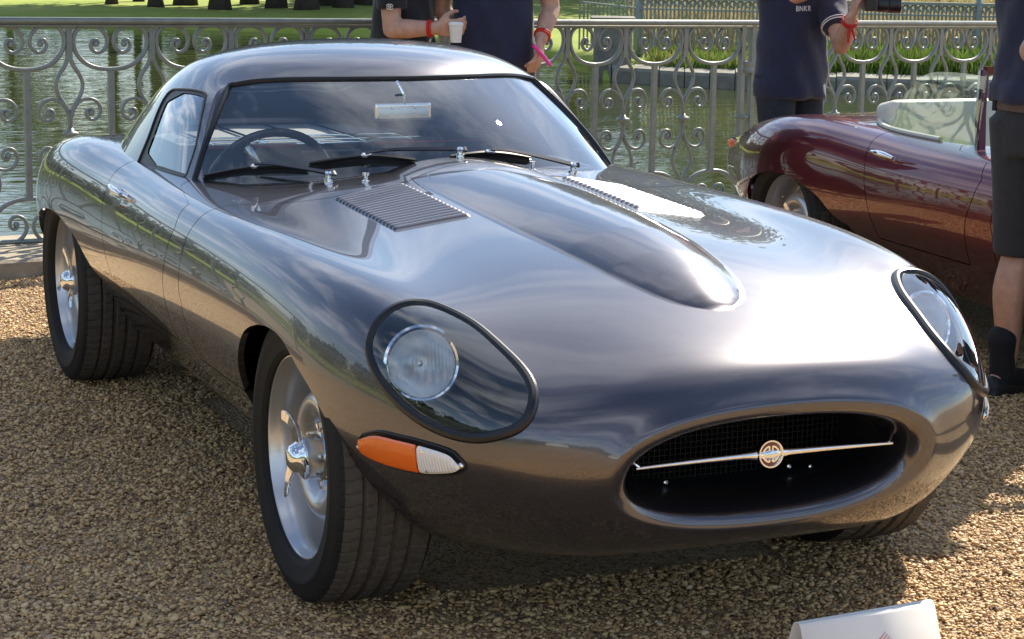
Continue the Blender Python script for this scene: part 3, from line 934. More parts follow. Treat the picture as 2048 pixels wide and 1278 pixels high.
# stone quay edge of the right-hand bank: coping slabs
qw = empty('stone_quay', (0, 0, 0), label='low weathered stone quay edge below the far fence', cat='quay wall')
cc = [1182, 1215] + list(np.linspace(1260, 2420, 24))
for a, b in zip(cc[:-1], cc[1:]):
    Da, Db = np.interp(a, [e[0] for e in EDGE], [e[1] for e in EDGE]), np.interp(b, [e[0] for e in EDGE], [e[1] for e in EDGE])
    bm = bmesh.new(); vs = []
    j = random.uniform(-.02, .02)
    for q, D in ((a + 1.0, Da), (b - 1.0, Db)):
        for d, z in ((-.12, WATER_Z - .2), (-.12, BANK_Z - .05 + j), (-.08, BANK_Z + .0 + j), (.55, BANK_Z + .02 + j), (.55, WATER_Z - .2)):
            vs.append(bm.verts.new(view_pt(q, D + d, z)))
    for i in range(5): bm.faces.new((vs[i], vs[(i + 1) % 5], vs[5 + (i + 1) % 5], vs[5 + i]))
    bm.faces.new(vs[:5][::-1]); bm.faces.new(vs[5:])
    bm_obj('coping_stone', bm, M['old_stone'], qw, smooth=False)
# squat pier at its corner
pier = empty('stone_pier', view_pt(1216, 35.8, WATER_Z), R_(66) , label='squat weathered stone pier at the corner of the quay', cat='pier')
box_obj('shaft', (0, 0, .42), (.62, .55, 1.0), M['old_stone'], pier, bevel=.02)
box_obj('cap', (0, 0, .955), (.74, .66, .12), M['old_stone'], pier, bevel=.03)

# ---- far ornamental fence
ff = empty('far_fence', (0, 0, 0), label='far grey green iron picket fence with a scroll frieze', cat='fence')
def fence_pt(c, z): return Vector(view_pt(c, np.interp(c, [1180, 1270, 1700, 2500], [39.5, 37.0, 36.2, 35.2]), z))
F_TOP, F_BASE = .10, BANK_Z - .02
pk = simple_me(lambda bm: bm_box(bm, (0, 0, .5), (.024, .024, 1.0))); pk.materials[0] = M['far_iron']
c = 1150.0; i = 0
while c < 2200:
    q = fence_pt(c, F_BASE)
    o = bpy.data.objects.new('picket', pk); COL.objects.link(o); o.parent = ff; o.location = q; o.scale = (1, 1, F_TOP - F_BASE - .05)
    o.rotation_euler = (0, 0, .4); c += 7.4 if i % 2 else 8.2; i += 1
for nm, z, w, h in (('top_rail', F_TOP - .01, .07, .05), ('frieze_rail', F_TOP - .20, .04, .03), ('bottom_rail', F_BASE + .12, .04, .03)):
    bm = bmesh.new(); bm_bar(bm, [fence_pt(c, z) for c in (1150, 1270, 1450, 1700, 2000, 2200)], w, h, up=Vector((0, 0, 1))); bm_obj(nm, bm, M['far_iron'], ff, smooth=False)
bm = bmesh.new()
c = 1156.0
while c < 2200:
    for s_ in (-1, 1):
        ctr = fence_pt(c, F_TOP - .105); d = (fence_pt(c + 10, 0) - fence_pt(c, 0)).normalized()
        pts = [ctr + d * (s_ * (.018 + .05 * (1 - t)) * math.cos(t * 7)) + Vector((0, 0, (.02 + .06 * (1 - t)) * math.sin(t * 7))) for t in np.linspace(0, .95, 11)]
        bm_bar(bm, pts, .02, .012)
    c += 15.6
o = bm_obj('scroll_frieze', bm, M['far_iron'], ff, smooth=False); meta(o, kind='stuff')
for c in (1268, 1560, 1940):
    q = fence_pt(c, F_BASE); o = box_obj('fence_post', q + Vector((0, 0, .60)), (.09, .09, 1.22), M['far_iron'], ff)

# ---- reeds and dry grass on the right-hand bank
def blades(name, n, c0, c1, d0, d1, h0, h1, t0, t1, w=.02, label=None):
    cs = rng.uniform(c0, c1, n); Ds = np.interp(cs, [e[0] for e in EDGE], [e[1] for e in EDGE]) + rng.uniform(d0, d1, n)
    hh = rng.uniform(h0, h1, n); V = np.zeros((n, 4, 3)); L = (cs - 1024) / CAM_F * Ds
    V[:, :, 0] = (CAM_POS[0] + math.cos(CAM_YAW) * Ds + math.sin(CAM_YAW) * L)[:, None]; V[:, :, 1] = (CAM_POS[1] + math.sin(CAM_YAW) * Ds - math.cos(CAM_YAW) * L)[:, None]
    V[:, :, 2] = BANK_Z - .03
    a = rng.uniform(0, math.pi, n); ww = rng.uniform(.6, 1.4, n) * w
    lean = rng.normal(0, .22, (n, 2)) * hh[:, None]
    V[:, 0, 0] -= np.cos(a) * ww; V[:, 0, 1] -= np.sin(a) * ww; V[:, 1, 0] += np.cos(a) * ww; V[:, 1, 1] += np.sin(a) * ww
    for k, f in ((2, .75), (3, .75)):
        V[:, k, 2] += hh * (.98 if k == 3 else .9); V[:, k, :2] += lean
    V[:, 2, 0] += np.cos(a) * ww * .3; V[:, 3, 0] -= np.cos(a) * ww * .3
    F = np.arange(n * 4).reshape(n, 4)
    o = big_mesh(name, V.reshape(-1, 3), F, M['reed'], np.repeat(rng.uniform(t0, t1, n), 4), smooth=False)
    meta(o, label, kind='stuff'); return o
blades('reeds', 5200, 1640, 2120, .7, 2.6, .18, .5, .0, .5, .022, 'green reeds growing along the far quay')
blades('weeds', 2200, 1290, 1480, .6, 2.8, .12, .34, .15, .62, .025, 'yellow green weeds on the far quay')
blades('dry_grass', 14000, 1270, 2140, 3.6, 13, .5, 1.0, .55, 1.0, .022, 'tall dry straw coloured grass behind the far fence')

# ---- trees
def leaf_cloud(n, rad, cen, size, seed):
    r = np.random.default_rng(seed)
    k = 34
    cl = r.normal(0, 1, (k, 3)); cl /= np.linalg.norm(cl, axis=1)[:, None]
    cl *= (r.uniform(.35, 1, (k, 1)) ** .5) * np.array(rad) * .82
    idx = r.integers(0, k, n)
    p = cl[idx] + r.normal(0, 1, (n, 3)) * np.array(rad) * .19
    p = p + np.array(cen)
    a = r.normal(0, 1, (n, 3)); a /= np.linalg.norm(a, axis=1)[:, None]
    b = np.cross(a, r.normal(0, 1, (n, 3))); b /= np.linalg.norm(b, axis=1)[:, None]
    s = size * r.uniform(.6, 1.4, (n, 1))
    V = np.stack([p - a * s, p + b * s * .55, p + a * s, p - b * s * .55], 1).reshape(-1, 3)
    tone = np.repeat(np.clip(r.uniform(.1, .9, n) * .7 + r.uniform(0, 1, k)[idx] * .3, 0, 1), 4)
    return V, np.arange(n * 4).reshape(n, 4), tone

TREE_ME = {}
def tree_parts(kind):
    if kind in TREE_ME: return TREE_ME[kind]
    h, rt = ((9.5, .20), (11, .27), (8, .16))[kind]
    bm = bmesh.new()
    bm_tube(bm, [(0, 0, -.3), (.02, 0, .3), (.06, .04, h * .25), (0, .1, h * .5), (.05, .05, h * .78)], [rt * 1.5, rt * 1.08, rt * .9, rt * .65, rt * .2], 12)
    r = random.Random(kind)
    for k in range(9):
        a = k * 2.4; z = h * r.uniform(.32, .6); L = h * r.uniform(.22, .34)
        bm_tube(bm, [(0, .05, z), (math.cos(a) * L * .5, math.sin(a) * L * .5, z + L * .35), (math.cos(a) * L, math.sin(a) * L, z + L * .8)], [rt * .4, rt * .25, rt * .06], 6)
    tm = bpy.data.meshes.new('trunk'); bmesh.ops.recalc_face_normals(bm, faces=bm.faces[:]); bm.to_mesh(tm); bm.free(); tm.materials.append(M['bark'])
    tm.polygons.foreach_set('use_smooth', [True] * len(tm.polygons))
    V, F, t = leaf_cloud(5200, (h * .40, h * .40, h * .34), (0, 0, h * .74), .20, kind + 5)
    o = big_mesh('crown', V, F, M['leaf'], t, smooth=False); cm = o.data; bpy.data.objects.remove(o)
    TREE_ME[kind] = (tm, cm); return TREE_ME[kind]
def tree(kind, loc, sc, rz, label, group):
    t = empty('tree', loc, rz, label, 'tree', group); t.scale = (sc, sc, sc)
    for nm, me in zip(('trunk', 'crown'), tree_parts(kind)):
        o = bpy.data.objects.new(nm, me); COL.objects.link(o); o.parent = t
ORD = ['first', 'second', 'third', 'fourth', 'fifth', 'sixth', 'seventh', 'eighth', 'ninth', 'tenth', 'eleventh', 'twelfth']
for k, (c, D, kind, sc) in enumerate([(18, 62, 1, .45), (222, 54, 1, .5), (276, 56, 0, .6), (310, 53, 1, .62), (368, 55, 1, .95), (436, 53, 1, .85), (496, 56, 0, 1.0), (549, 54, 1, .85), (608, 53, 1, .95), (648, 55, 0, 1.1), (682, 54, 0, 1.1), (722, 56, 1, 1.0)]):
    tree(kind, view_pt(c, D, BANK_Z + .05), sc, k * 1.7, 'dark tree trunk on the far lawn above the railing, %s from the left edge' % ORD[k], 'trees on the far lawn')
for k, (c, D, kind, sc, lb) in enumerate([(1145, 60, 1, 1.0, 'dark tree on the lawn just right of the man in the navy polo'), (1172, 64, 0, 1.2, 'slimmer tree close behind the one right of the navy polo'), (1490, 70, 1, 1.0, 'tree on the lawn beyond the fence, left of the photographer'),
                                          (1775, 64, 1, 1.1, 'tree beyond the fence just right of the raised camera'), (1850, 60, 0, 1.2, 'tree beyond the fence midway between photographer and bystander')]):
    tree(kind, view_pt(c, D, BANK_Z + .2), sc, k * 2.1, lb, 'trees on the far lawn')

def wood(name, n, place, rad, leaf, seed, label):
    V, F, T = [], [], []; off = 0
    for k in range(n):
        x, y, z, s_ = place(k)
        v, f, t = leaf_cloud(520, (rad[0] * s_, rad[0] * s_, rad[1] * s_), (x, y, z), leaf, seed + k)
        F.append(f + off); V.append(v); T.append(t); off += len(v)
    o = big_mesh(name, np.vstack(V), np.vstack(F), M['leaf'], np.concatenate(T), smooth=False); meta(o, label, kind='stuff'); return o
def _far(k):
    c = -3200 + k * 118 + random.uniform(-40, 40); D = random.uniform(84, 104)
    x, y, z = view_pt(c, D, 0); low = .38 if -500 < c < 300 else 1.0
    return x, y, 2.6 * low, low * random.uniform(.85, 1.2)
wood('far_wood', 58, _far, (5.2, 4.4), .55, 300, 'distant wood closing the view beyond the far lawn')
def _side(k):
    return -52 + k * 4.0 + random.uniform(-1, 1), -33 - random.uniform(0, 9), 2.6, random.uniform(.7, 1.15)
wood('side_wood', 30, _side, (3.6, 3.6), .45, 500, 'wood on the bank beyond the second railing')

# ---- what stands behind the photographer, seen only in the polished nose: tree line and marquees
V, F, t = [], [], []
for k in range(46):
    a = R_(-78 + 156 * k / 45) + R_(-24)
    d = 78 + 10 * math.sin(k * 1.7)
    v, f, tn = leaf_cloud(420, (6.5, 6.5, 3.4 + 1.6 * math.sin(k * 2.3)), (CAM_POS[0] + math.cos(a) * d, CAM_POS[1] + math.sin(a) * d, 3.2), .75, 100 + k)
    F.append(f + len(V) * len(v) if False else f + sum(len(q) for q in V)); V.append(v); t.append(tn)
o = big_mesh('treeline', np.vstack(V), np.vstack(F), M['leaf'], np.concatenate(t), smooth=False); meta(o, 'distant line of trees behind the show ground', kind='stuff')
M['canvas'] = pmat('canvas', (.80, .79, .76), .7)
for k, (a, d) in enumerate(((R_(-30), 52), (R_(-13), 58), (R_(4), 60))):
    mq = empty('marquee', (CAM_POS[0] + math.cos(a) * d, CAM_POS[1] + math.sin(a) * d, -.1), a, ('white marquee at one end of the row behind the show ground', 'white marquee in the middle of the row behind the show ground', 'white marquee at the other end of the row behind the show ground')[k], 'marquee')
    bm = bmesh.new(); bm_box(bm, (0, 0, 1.2), (6, 9, 2.4)); bm_obj('walls', bm, M['canvas'], mq, smooth=False)
    bm = bmesh.new(); vs = [bm.verts.new(q) for q in ((-3.2, -4.7, 2.42), (3.2, -4.7, 2.42), (3.2, 4.7, 2.42), (-3.2, 4.7, 2.42), (0, -3.2, 4.0), (0, 3.2, 4.0))]
    for f in ((0, 1, 4), (1, 2, 5, 4), (2, 3, 5), (3, 0, 4, 5), (0, 3, 2, 1)): bm.faces.new([vs[i] for i in f])
    bm_obj('roof', bm, M['canvas'], mq, smooth=False)

# ------------------------------------------------------------------ car
SU, SV = 24, 20
BULGE_X = [-3.6, -1.15, -1.02, -.95, -.65, -.40, -.10, .13, .30, .40, .46, .505, .532, .548, .60, .90]
BULGE_W = [.20, .20, .20, .198, .195, .194, .187, .170, .146, .121, .100, .075, .048, .020, .018, .018]
BULGE_H = [0, 0, .010, .022, .035, .040, .044, .045, .039, .031, .0245, .0165, .0085, 0, 0, 0]

def body_half():
    G = body_grid()
    nu, nv = G.shape[:2]
    v9 = 9 * SV                                   # index of the valley line
    out = np.empty_like(G)
    xs = G[:, -1, 0]
    w = np.interp(xs, BULGE_X, BULGE_W)
    iv = np.arange(nv)
    n2 = 24; n1 = nv - 1 - v9 - n2
    for r in range(nu):
        row = G[r]
        yt = min(w[r], row[v9, 1] * .8)
        seg = row[v9:, 1]
        vw = v9 + np.interp(yt, seg[::-1], np.arange(len(seg))[::-1])
        t = np.concatenate([np.linspace(v9, vw, n1 + 1)[:-1], np.linspace(vw, nv - 1, n2 + 1)])
        new = np.concatenate([np.arange(v9), t])
        for c in range(3):
            out[r, :, c] = np.interp(new, iv, row[:, c]) if False else cubic_interp(row[:, c], new)
    h = np.interp(xs, BULGE_X, BULGE_H)
    tt = np.clip(out[:, :, 1] / np.maximum(w[:, None], 1e-4), 0, 1)
    prof = np.maximum(1 - tt * tt, 0) ** .95
    top = np.zeros((nu, nv)); top[:, v9:] = 1
    out[:, :, 2] += h[:, None] * prof * top
    return out

def cubic_interp(a, t):
    i = np.clip(np.floor(t).astype(int), 0, len(a) - 2); f = t - i
    p0 = a[np.maximum(i - 1, 0)]; p1 = a[i]; p2 = a[i + 1]; p3 = a[np.minimum(i + 2, len(a) - 1)]
    return .5 * (2 * p1 + (p2 - p0) * f + (2 * p0 - 5 * p1 + 4 * p2 - p3) * f * f + (3 * p1 - p0 - 3 * p2 + p3) * f ** 3)

ARCH_F = catmull([(-.53, .05), (-.52, .2), (-.466, .347), (-.403, .422), (-.331, .508), (-.255, .573), (-.151, .607), (-.052, .613), (.02, .600), (.10, .566), (.19, .522), (.25, .472), (.297, .42), (.335, .366), (.365, .318), (.388, .265), (.40, .2), (.40, .05)], 5)
ARCH_R = catmull([(-2.86, .05), (-2.83, .30), (-2.79, .42), (-2.73, .49), (-2.66, .528), (-2.553, .555), (-2.435, .567), (-2.331, .562), (-2.218, .541), (-2.109, .508), (-2.04, .465), (-1.985, .435), (-1.915, .42), (-1.88, .39), (-1.90, .34), (-1.93, .27), (-1.95, .05)], 5)
HL_OUT = np.array([(.364, .725, .639), (.345, .712, .673), (.334, .692, .699), (.323, .65, .724), (.321, .597, .731), (.35, .554, .725), (.44, .511, .704), (.546, .487, .671), (.637, .474, .637), (.698, .479, .607), (.731, .499, .571), (.734, .525, .540), (.713, .561, .519), (.669, .602, .502), (.608, .643, .503), (.538, .68, .521), (.468, .708, .554), (.407, .724, .595)])
HL_N = np.array((.55, .45, .70)); HL_N /= np.linalg.norm(HL_N)
IND_OUT = np.array([(.373, .736, .446), (.380, .736, .464), (.398, .733, .472), (.442, .720, .486), (.500, .697, .488), (.556, .671, .488), (.618, .636, .482), (.636, .622, .468), (.644, .615, .457), (.636, .618, .448), (.614, .629, .438), (.545, .661, .424), (.451, .701, .421), (.386, .727, .429)])
IND_N = np.array((.38, .90, .2)); IND_N /= np.linalg.norm(IND_N)
BON_SEAM = [(.20, .66, -.80), (.386, .75, -.83), (.542, .802, -.82), (.573, .805, -.829), (.626, .806, -.819), (.692, .795, -.807), (.749, .765, -.801), (.775, .72, -.815), (.787, .649, -.83), (.791, .50, -.80), (.80, .42, -.779), (.82, .309, -.767), (.839, .19, -.775), (.87, 0, -.78)]
DOOR_F = [(.20, .66, -1.02), (.40, .75, -1.015), (.528, .801, -.998), (.573, .807, -.987), (.644, .806, -.954), (.719, .786, -.929), (.772, .735, -.979), (.786, .691, -1.233), (.795, .64, -1.30), (.82, .3, -1.30), (.85, 0, -1.3)]
DOOR_R = [(.20, .66, -1.66), (.45, .77, -1.68), (.65, .80, -1.73), (.76, .75, -1.77), (.80, .64, -1.79), (.83, 0, -1.8)]

def plane_axes(n):
    a = np.cross(n, (0, 0, 1.0)); a /= np.linalg.norm(a)
    return a, np.cross(a, n)

def proj2(P, n):
    a, b = plane_axes(n)
    return np.stack([P @ a, P @ b], 1)

def smooth_closed(P, n=8):
    return catmull(P, n, closed=True)

def seam_x(P, table):
    a = np.degrees(np.arctan2(P[:, 2] - .45, np.maximum(P[:, 1], 0)))
    t = np.array([(math.degrees(math.atan2(z - .45, y)), x) for z, y, x in table])
    t = t[np.argsort(t[:, 0])]
    return np.interp(a, t[:, 0], t[:, 1])

def mirror(V, F):
    return V * np.array([1, -1, 1]), [tuple(f[::-1]) for f in F]

def both(V, F, tol=1e-6):
    """half panel (y >= 0) -> whole panel, welded on the centre line"""
    W, Fm = mirror(V, F)
    on = np.abs(V[:, 1]) < tol
    n = len(V); idx = np.arange(n) + n; idx[on] = np.nonzero(on)[0]
    keep = ~on; new = np.full(n, -1); new[keep] = n + np.arange(keep.sum()); new[on] = np.nonzero(on)[0]
    return np.vstack([V, W[keep]]), list(F) + [tuple(int(new[i]) for i in f) for f in Fm]

from mathutils.bvhtree import BVHTree
class Surf:
    def __init__(s, V, F):
        s.b = BVHTree.FromPolygons([Vector(v) for v in V], [tuple(map(int, f)) for f in F])
    def down(s, x, y, z0=1.6):
        h = s.b.ray_cast(Vector((x, y, z0)), Vector((0, 0, -1)))
        return h[0], (h[1] if h[1].z > 0 else -h[1])
    def side(s, x, z, y0=-1.5):
        h = s.b.ray_cast(Vector((x, y0, z)), Vector((0, 1 if y0 < 0 else -1, 0)))
        return h[0], (h[1] if h[1].y * y0 > 0 else -h[1])

def patch(V, F, P2, outline, inset=0.0):
    """panel piece inside an outline (already projected to 2D)"""
    d = sd_poly(P2, outline) - inset
    near = d > -.05
    return clip(V, F, d)

def ring_loops(F):
    E = bound_edges(F); nx = {a: b for a, b in E}; loops = []
    while nx:
        a0, b = next(iter(nx.items())); loop = [a0]; del nx[a0]
        while b != a0 and b in nx:
            loop.append(b); nb = nx[b]; del nx[b]; b = nb
        loops.append(loop)
    return loops

def make_tyre_mesh(width, seed=0, R=.330, rim=.224, nseg=432):
    hw = width / 2
    tr = [-.80, -.62, -.60, -.44, -.42, -.20, -.155, .155, .20, .42, .44, .60, .62, .80]
    prof = [(rim, -hw * .80), (rim + .008, -hw * .93), (rim + .014, -hw * .965), (rim + .017, -hw * .99), (rim + .03, -hw * 1.02), (rim + .047, -hw * 1.045), (rim + .050, -hw * 1.058), (rim + .058, -hw * 1.058), (rim + .061, -hw * 1.042), (rim + .08, -hw * 1.01), (R - .014, -hw * .96), (R - .005, -hw * .88)]
    for t in np.linspace(-.80, .80, 33):
        g = any(abs(t - c) < .034 for c in (-.50, .50)) or any(abs(t - c) < .05 for c in (-.17, .17))
        prof.append((R - (.009 if g else 0) - .006 * t * t, hw * t))
    prof += [(R - .005, hw * .88), (R - .014, hw * .96), (rim + .08, hw * 1.01), (rim + .061, hw * 1.042), (rim + .058, hw * 1.058), (rim + .050, hw * 1.058), (rim + .047, hw * 1.045), (rim + .03, hw * 1.02), (rim + .017, hw * .99), (rim + .014, hw * .965), (rim + .008, hw * .93), (rim, hw * .80)]
    n = len(prof); V = []; F = []
    pr = np.array(prof)
    for k in range(nseg):
        a = 2 * math.pi * k / nseg
        for j, (r, ax) in enumerate(prof):
            rr = r
            t = ax / hw
            if r > R - .0085 and abs(t) < .93:
                ph = (k + (t * 7 if abs(t) < .5 else abs(t) * 3)) % 6
                if ph < 1: rr -= .0035
            V.append((rr * math.cos(a), rr * math.sin(a), ax))
    for k in range(nseg):
        k2 = (k + 1) % nseg
        for j in range(n - 1):
            F.append((k * n + j, k2 * n + j, k2 * n + j + 1, k * n + j + 1))
    me = bpy.data.meshes.new('tyre'); me.from_pydata(V, [], F); me.update()
    me.materials.append(M['tyre']); me.materials.append(M['tread'])
    mi = [1 if 11 <= (i % (n - 1)) <= n - 13 else 0 for i in range(len(F))]
    me.polygons.foreach_set('material_index', mi)
    me.polygons.foreach_set('use_smooth', [True] * len(F))
    sharp_by_angle(me, 28)
    return me

def build_wheel(parent, pos, side, tyre_me, style='dish', ang=0.0):
    w = empty('wheel'); w.parent = parent; w.location = pos
    # local +z of every part is the outward axle direction
    Rm = Matrix.Rotation(R_(90) * (1 if side < 0 else -1), 4, 'X') @ Matrix.Rotation(ang, 4, 'Z')
    t = link('tyre', tyre_me, w); t.matrix_local = Rm
    hw = .112
    prof = [(.2135, .080), (.2205, .086), (.2225, .093), (.2195, .0985), (.2145, .0985), (.2115, .094), (.2090, .083), (.2040, .076), (.1995, .066), (.1965, .045), (.1945, .015), (.1925, -.006), (.188, -.015), (.180, -.018),
            (.171, -.012), (.162, .002), (.152, .024), (.141, .046), (.129, .060), (.116, .065), (.103, .062), (.092, .052), (.083, .040), (.077, .033), (.05, .031), (.0, .031)]
    if style == 'slot':
        prof = [(r, a - .02 if .07 < r < .15 else a) for r, a in prof]
    o = lathe_obj('rim', [(r * 1.055, a) for r, a in prof], M['rim'], w, 72); o.matrix_local = Rm
    # back face of the barrel so that nothing shows through
    o = lathe_obj('barrel', [(.214, .06), (.222, .0), (.222, -.10), (.0, -.10)], M['under'], w, 40); o.matrix_local = Rm
    hubp = [(.060, .028), (.060, .046), (.056, .050), (.049, .052), (.049, .090), (.046, .094), (.0, .094)]
    o = lathe_obj('hub', hubp, M['steel'], w, 48); o.matrix_local = Rm
    for k in range(5):
        a = 2 * math.pi * k / 5 + .3
        bm = bmesh.new()
        bm_lathe(bm, [(.013, -.016), (.013, .006), (.010, .012), (.0, .014)], 6)
        o = bm_obj('wheel_nut', bm, M['chrome'], w, auto=25)
        o.matrix_local = Rm @ Matrix.Translation((.0680 * math.cos(a), .0680 * math.sin(a), .046))
    dome = [(r, z + .036) for r, z in [(.046, .050), (.047, .055), (.045, .060), (.036, .066), (.031, .075), (.026, .082), (.018, .087), (.007, .089), (.0, .089)]]
    o = lathe_obj('spinner', dome, M['chrome'], w, 48); o.matrix_local = Rm
    for k in range(3):
        a = 2 * math.pi * k / 3 + .5
        bm = bmesh.new()
        pts = []; ws = []; hs = []
        for s in np.linspace(0, 1, 9):
            rr = .020 + .088 * s; aa = a + .60 * s * s
            pts.append((rr * math.cos(aa), rr * math.sin(aa), .096 + .018 * s * s)); ws.append(.046 * (1 - .5 * s)); hs.append(.013 - .006 * s)
        bm_bar(bm, pts, ws, hs, up=Vector((0, 0, 1)))
        bmesh.ops.bevel(bm, geom=bm.edges[:], offset=.0022, segments=2, affect='EDGES')
        o = bm_obj('spinner_ear', bm, M['chrome'], w, auto=40); o.matrix_local = Rm
    bm = bmesh.new(); bm_tube(bm, [(.193, 0, .02), (.184, .004, .030), (.176, .006, .050)], .0035, 8)
    o = bm_obj('valve', bm, M['steel'], w); o.matrix_local = Rm @ Matrix.Rotation(2.0, 4, 'Z')
    return w

def emblem(name, parent, mat, th=.002, R=1.0):
    """back-to-back E monogram in a ring: strokes in the local xy plane, unit radius"""
    bm = bmesh.new(); cnt = [0]
    def stroke(p, w):
        cnt[0] += 1
        bm_bar(bm, [(x, y, 0) for x, y in p], w, th * (1 + .03 * cnt[0]), up=Vector((0, 0, 1)))
    for s in (-1, 1):
        stroke([(s * .17, -.74), (s * .17, .74)], .17)
        arc_t = [(s * (.17 + .60 * t), .70 - .40 * t * t) for t in np.linspace(0, 1, 7)]
        stroke(arc_t, .17)
        stroke([(x, -y) for x, y in arc_t], .17)
        stroke([(s * .17, 0), (s * .78, 0)], .15)
    bmesh.ops.scale(bm, vec=(R, R, 1), verts=bm.verts[:])
    return bm_obj(name, bm, mat, parent, auto=30)

def build_car(name, paint, label, roadster=False, group=None):
    car = empty(name, label=label, cat='car')
    G = body_half(); nu, nv = G.shape[:2]
    V = G.reshape(-1, 3); F = grid_faces(nu, nv)[:, ::-1]
    # orientation: make sure normals look outwards
    c = V[F[nu * nv // 3]]; 
    full = both(V, [tuple(r) for r in F.tolist()])
    surf = Surf(*full)
    test = np.cross(V[F[5000][1]] - V[F[5000][0]], V[F[5000][2]] - V[F[5000][0]])
    flip = (test @ (V[F[5000]].mean(0) - np.array([V[F[5000]].mean(0)[0], 0, .45]))) < 0
    if flip: F = F[:, ::-1]
    F = [tuple(r) for r in F.tolist()]
    # --- openings
    side = (V[:, 1] - .46) * 3
    fa = np.minimum(sd_poly(V[:, [0, 2]], ARCH_F), side)
    fr = np.minimum(sd_poly(V[:, [0, 2]], ARCH_R), side)
    hl2 = smooth_closed(proj2(HL_OUT, HL_N)); p2 = proj2(V, HL_N)
    fh = sd_poly(p2, hl2) - .010
    fh[(V[:, 0] < .2) | (V[:, 1] < .3) | (V[:, 2] < .4)] = -1
    if roadster:
        hole = np.array([(-1.16, -.1), (-1.16, .30), (-1.19, .50), (-1.26, .60), (-1.45, .64), (-1.75, .645), (-1.93, .615), (-2.08, .53), (-2.18, .40), (-2.22, .2), (-2.22, -.1)])
    else:
        hole = np.array([(-.95, -.1), (-.965, .1), (-.99, .215), (-1.03, .34), (-1.10, .455), (-1.18, .545), (-1.27, .60), (-1.36, .632), (-1.55, .648), (-1.80, .65), (-2.05, .62), (-2.25, .55), (-2.45, .46), (-2.62, .35), (-2.72, .2), (-2.75, -.1)])
    hole = catmull(np.vstack([hole, hole[-1:] * [1, 1]]), 5)
    fc = np.where(V[:, 2] > .6, sd_poly(V[:, :2], hole), -1)
    cutf = -np.maximum.reduce([fa, fr, fh, fc])
    xb = seam_x(V, BON_SEAM); xd = seam_x(V, DOOR_F); xr = seam_x(V, DOOR_R)
    g = .0022
    fbon = np.minimum(V[:, 0] - xb, np.maximum(V[:, 2] - .387, V[:, 0] + .25))
    fdoor = np.minimum.reduce([xd - V[:, 0], V[:, 0] - xr, V[:, 2] - .402, (V[:, 1] - .3)])
    attrs = np.stack([cutf, fbon, fdoor], 1)
    def multi(fs):
        f = np.minimum.reduce(fs)
        return clip(V, F, f)
    bon = both(*multi([cutf, fbon - g]))
    tub = both(*multi([cutf, -fbon - g, -fdoor - g]))
    dV, dF = multi([cutf, fdoor - g])
    bonnet = panel_obj('bonnet', *bon, paint, car, fold=.016)
    tubo = panel_obj('body', *tub, paint, car, fold=.016)
    door_l = panel_obj('door', dV, dF, paint, car, fold=.016)
    door_r = panel_obj('door', *mirror(dV, dF), paint, car, fold=.016)
    # --- underside and arch liners
    for xw, x0, x1 in ((-.04, -.50, .40), (-2.40, -2.84, -1.94)):
        for s in (-1, 1):
            bm = bmesh.new()
            rad = (x1 - x0) / 2; xc = (x0 + x1) / 2
            ring = [(xc - rad * math.cos(t), .31 + (.34 if xw > -1 else .31) * math.sin(t)) for t in np.linspace(0, math.pi, 25)]
            A = [bm.verts.new((x, s * (.700 - (.10 * max(0, x - .1) if xw > -1 else .12 * max(0, -2.55 - x))), z)) for x, z in ring]; B = [bm.verts.new((x, s * .42, z)) for x, z in ring]
            for i in range(24): bm.faces.new((A[i], A[i + 1], B[i + 1], B[i]))
            bm.faces.new(B)
            bm_obj('arch_liner', bm, M['under'], car, auto=60)
    fw = [(-.58, .22), (.58, .22), (.60, .60), (.57, .745), (.36, .79), (0, .81), (-.36, .79), (-.57, .745), (-.60, .60)]
    mesh_of('firewall', [(-1.0, y, z) for y, z in fw] + [(-1.02, y, z) for y, z in fw], [tuple(range(9)), tuple(range(17, 8, -1))] + [(i, (i + 1) % 9, 9 + (i + 1) % 9, 9 + i) for i in range(9)], M['under'], False, car)  # panel added to stop sun leaking through the hollow engine bay
    # --- wheels
    for x, y in ((0, .655), (-2.438, .655)):
        for s in (-1, 1):
            build_wheel(car, (x, s * y, .330), s, TYRES[0 if x == 0 else 1], ang=random.uniform(0, 2) if not (s < 0) else (1.15 if x == 0 else .4))
    # --- lamps under glass
    gV, gF = clip(V, F, np.minimum(fh - .012, V[:, 0] - .2))
    gN = vnormals(gV, gF)
    oV, oF = clip(V, F, np.minimum(fh + .0, V[:, 0] - .2))
    loop = max(ring_loops(oF), key=len); oN = vnormals(oV, oF)
    for s in (-1, 1):
        ms = np.array([1, s, 1.0])
        hd = empty('headlight'); hd.parent = car
        # rubber seal: flattened tube along the edge of the opening
        pts = [Vector((oV[i] + oN[i] * .0005) * ms) for i in loop[::2]]
        cen = sum(pts, Vector()) / len(pts)
        pts = [p + (cen - p).normalized() * .004 for p in pts]
        bm = bmesh.new(); bm_tube(bm, pts, .0120, 10, closed=True, up=Vector(HL_N * ms), flat=1.0)
        bm_obj('rubber_seal', bm, M['rubber'] if not roadster else M['chrome'], hd)
        cv = (gV + gN * .004) * ms
        mesh_of('glass_cover', cv, gF if s > 0 else [f[::-1] for f in gF], M['lamp_cover'], True, hd)
        # bucket
        ring = [oV[i] * ms for i in loop]
        bm = bmesh.new(); prev = None; L = len(ring)
        ctr = np.array((.40, .60, .60)) * ms
        back = np.array((-.80, -.22, -.30)) * ms
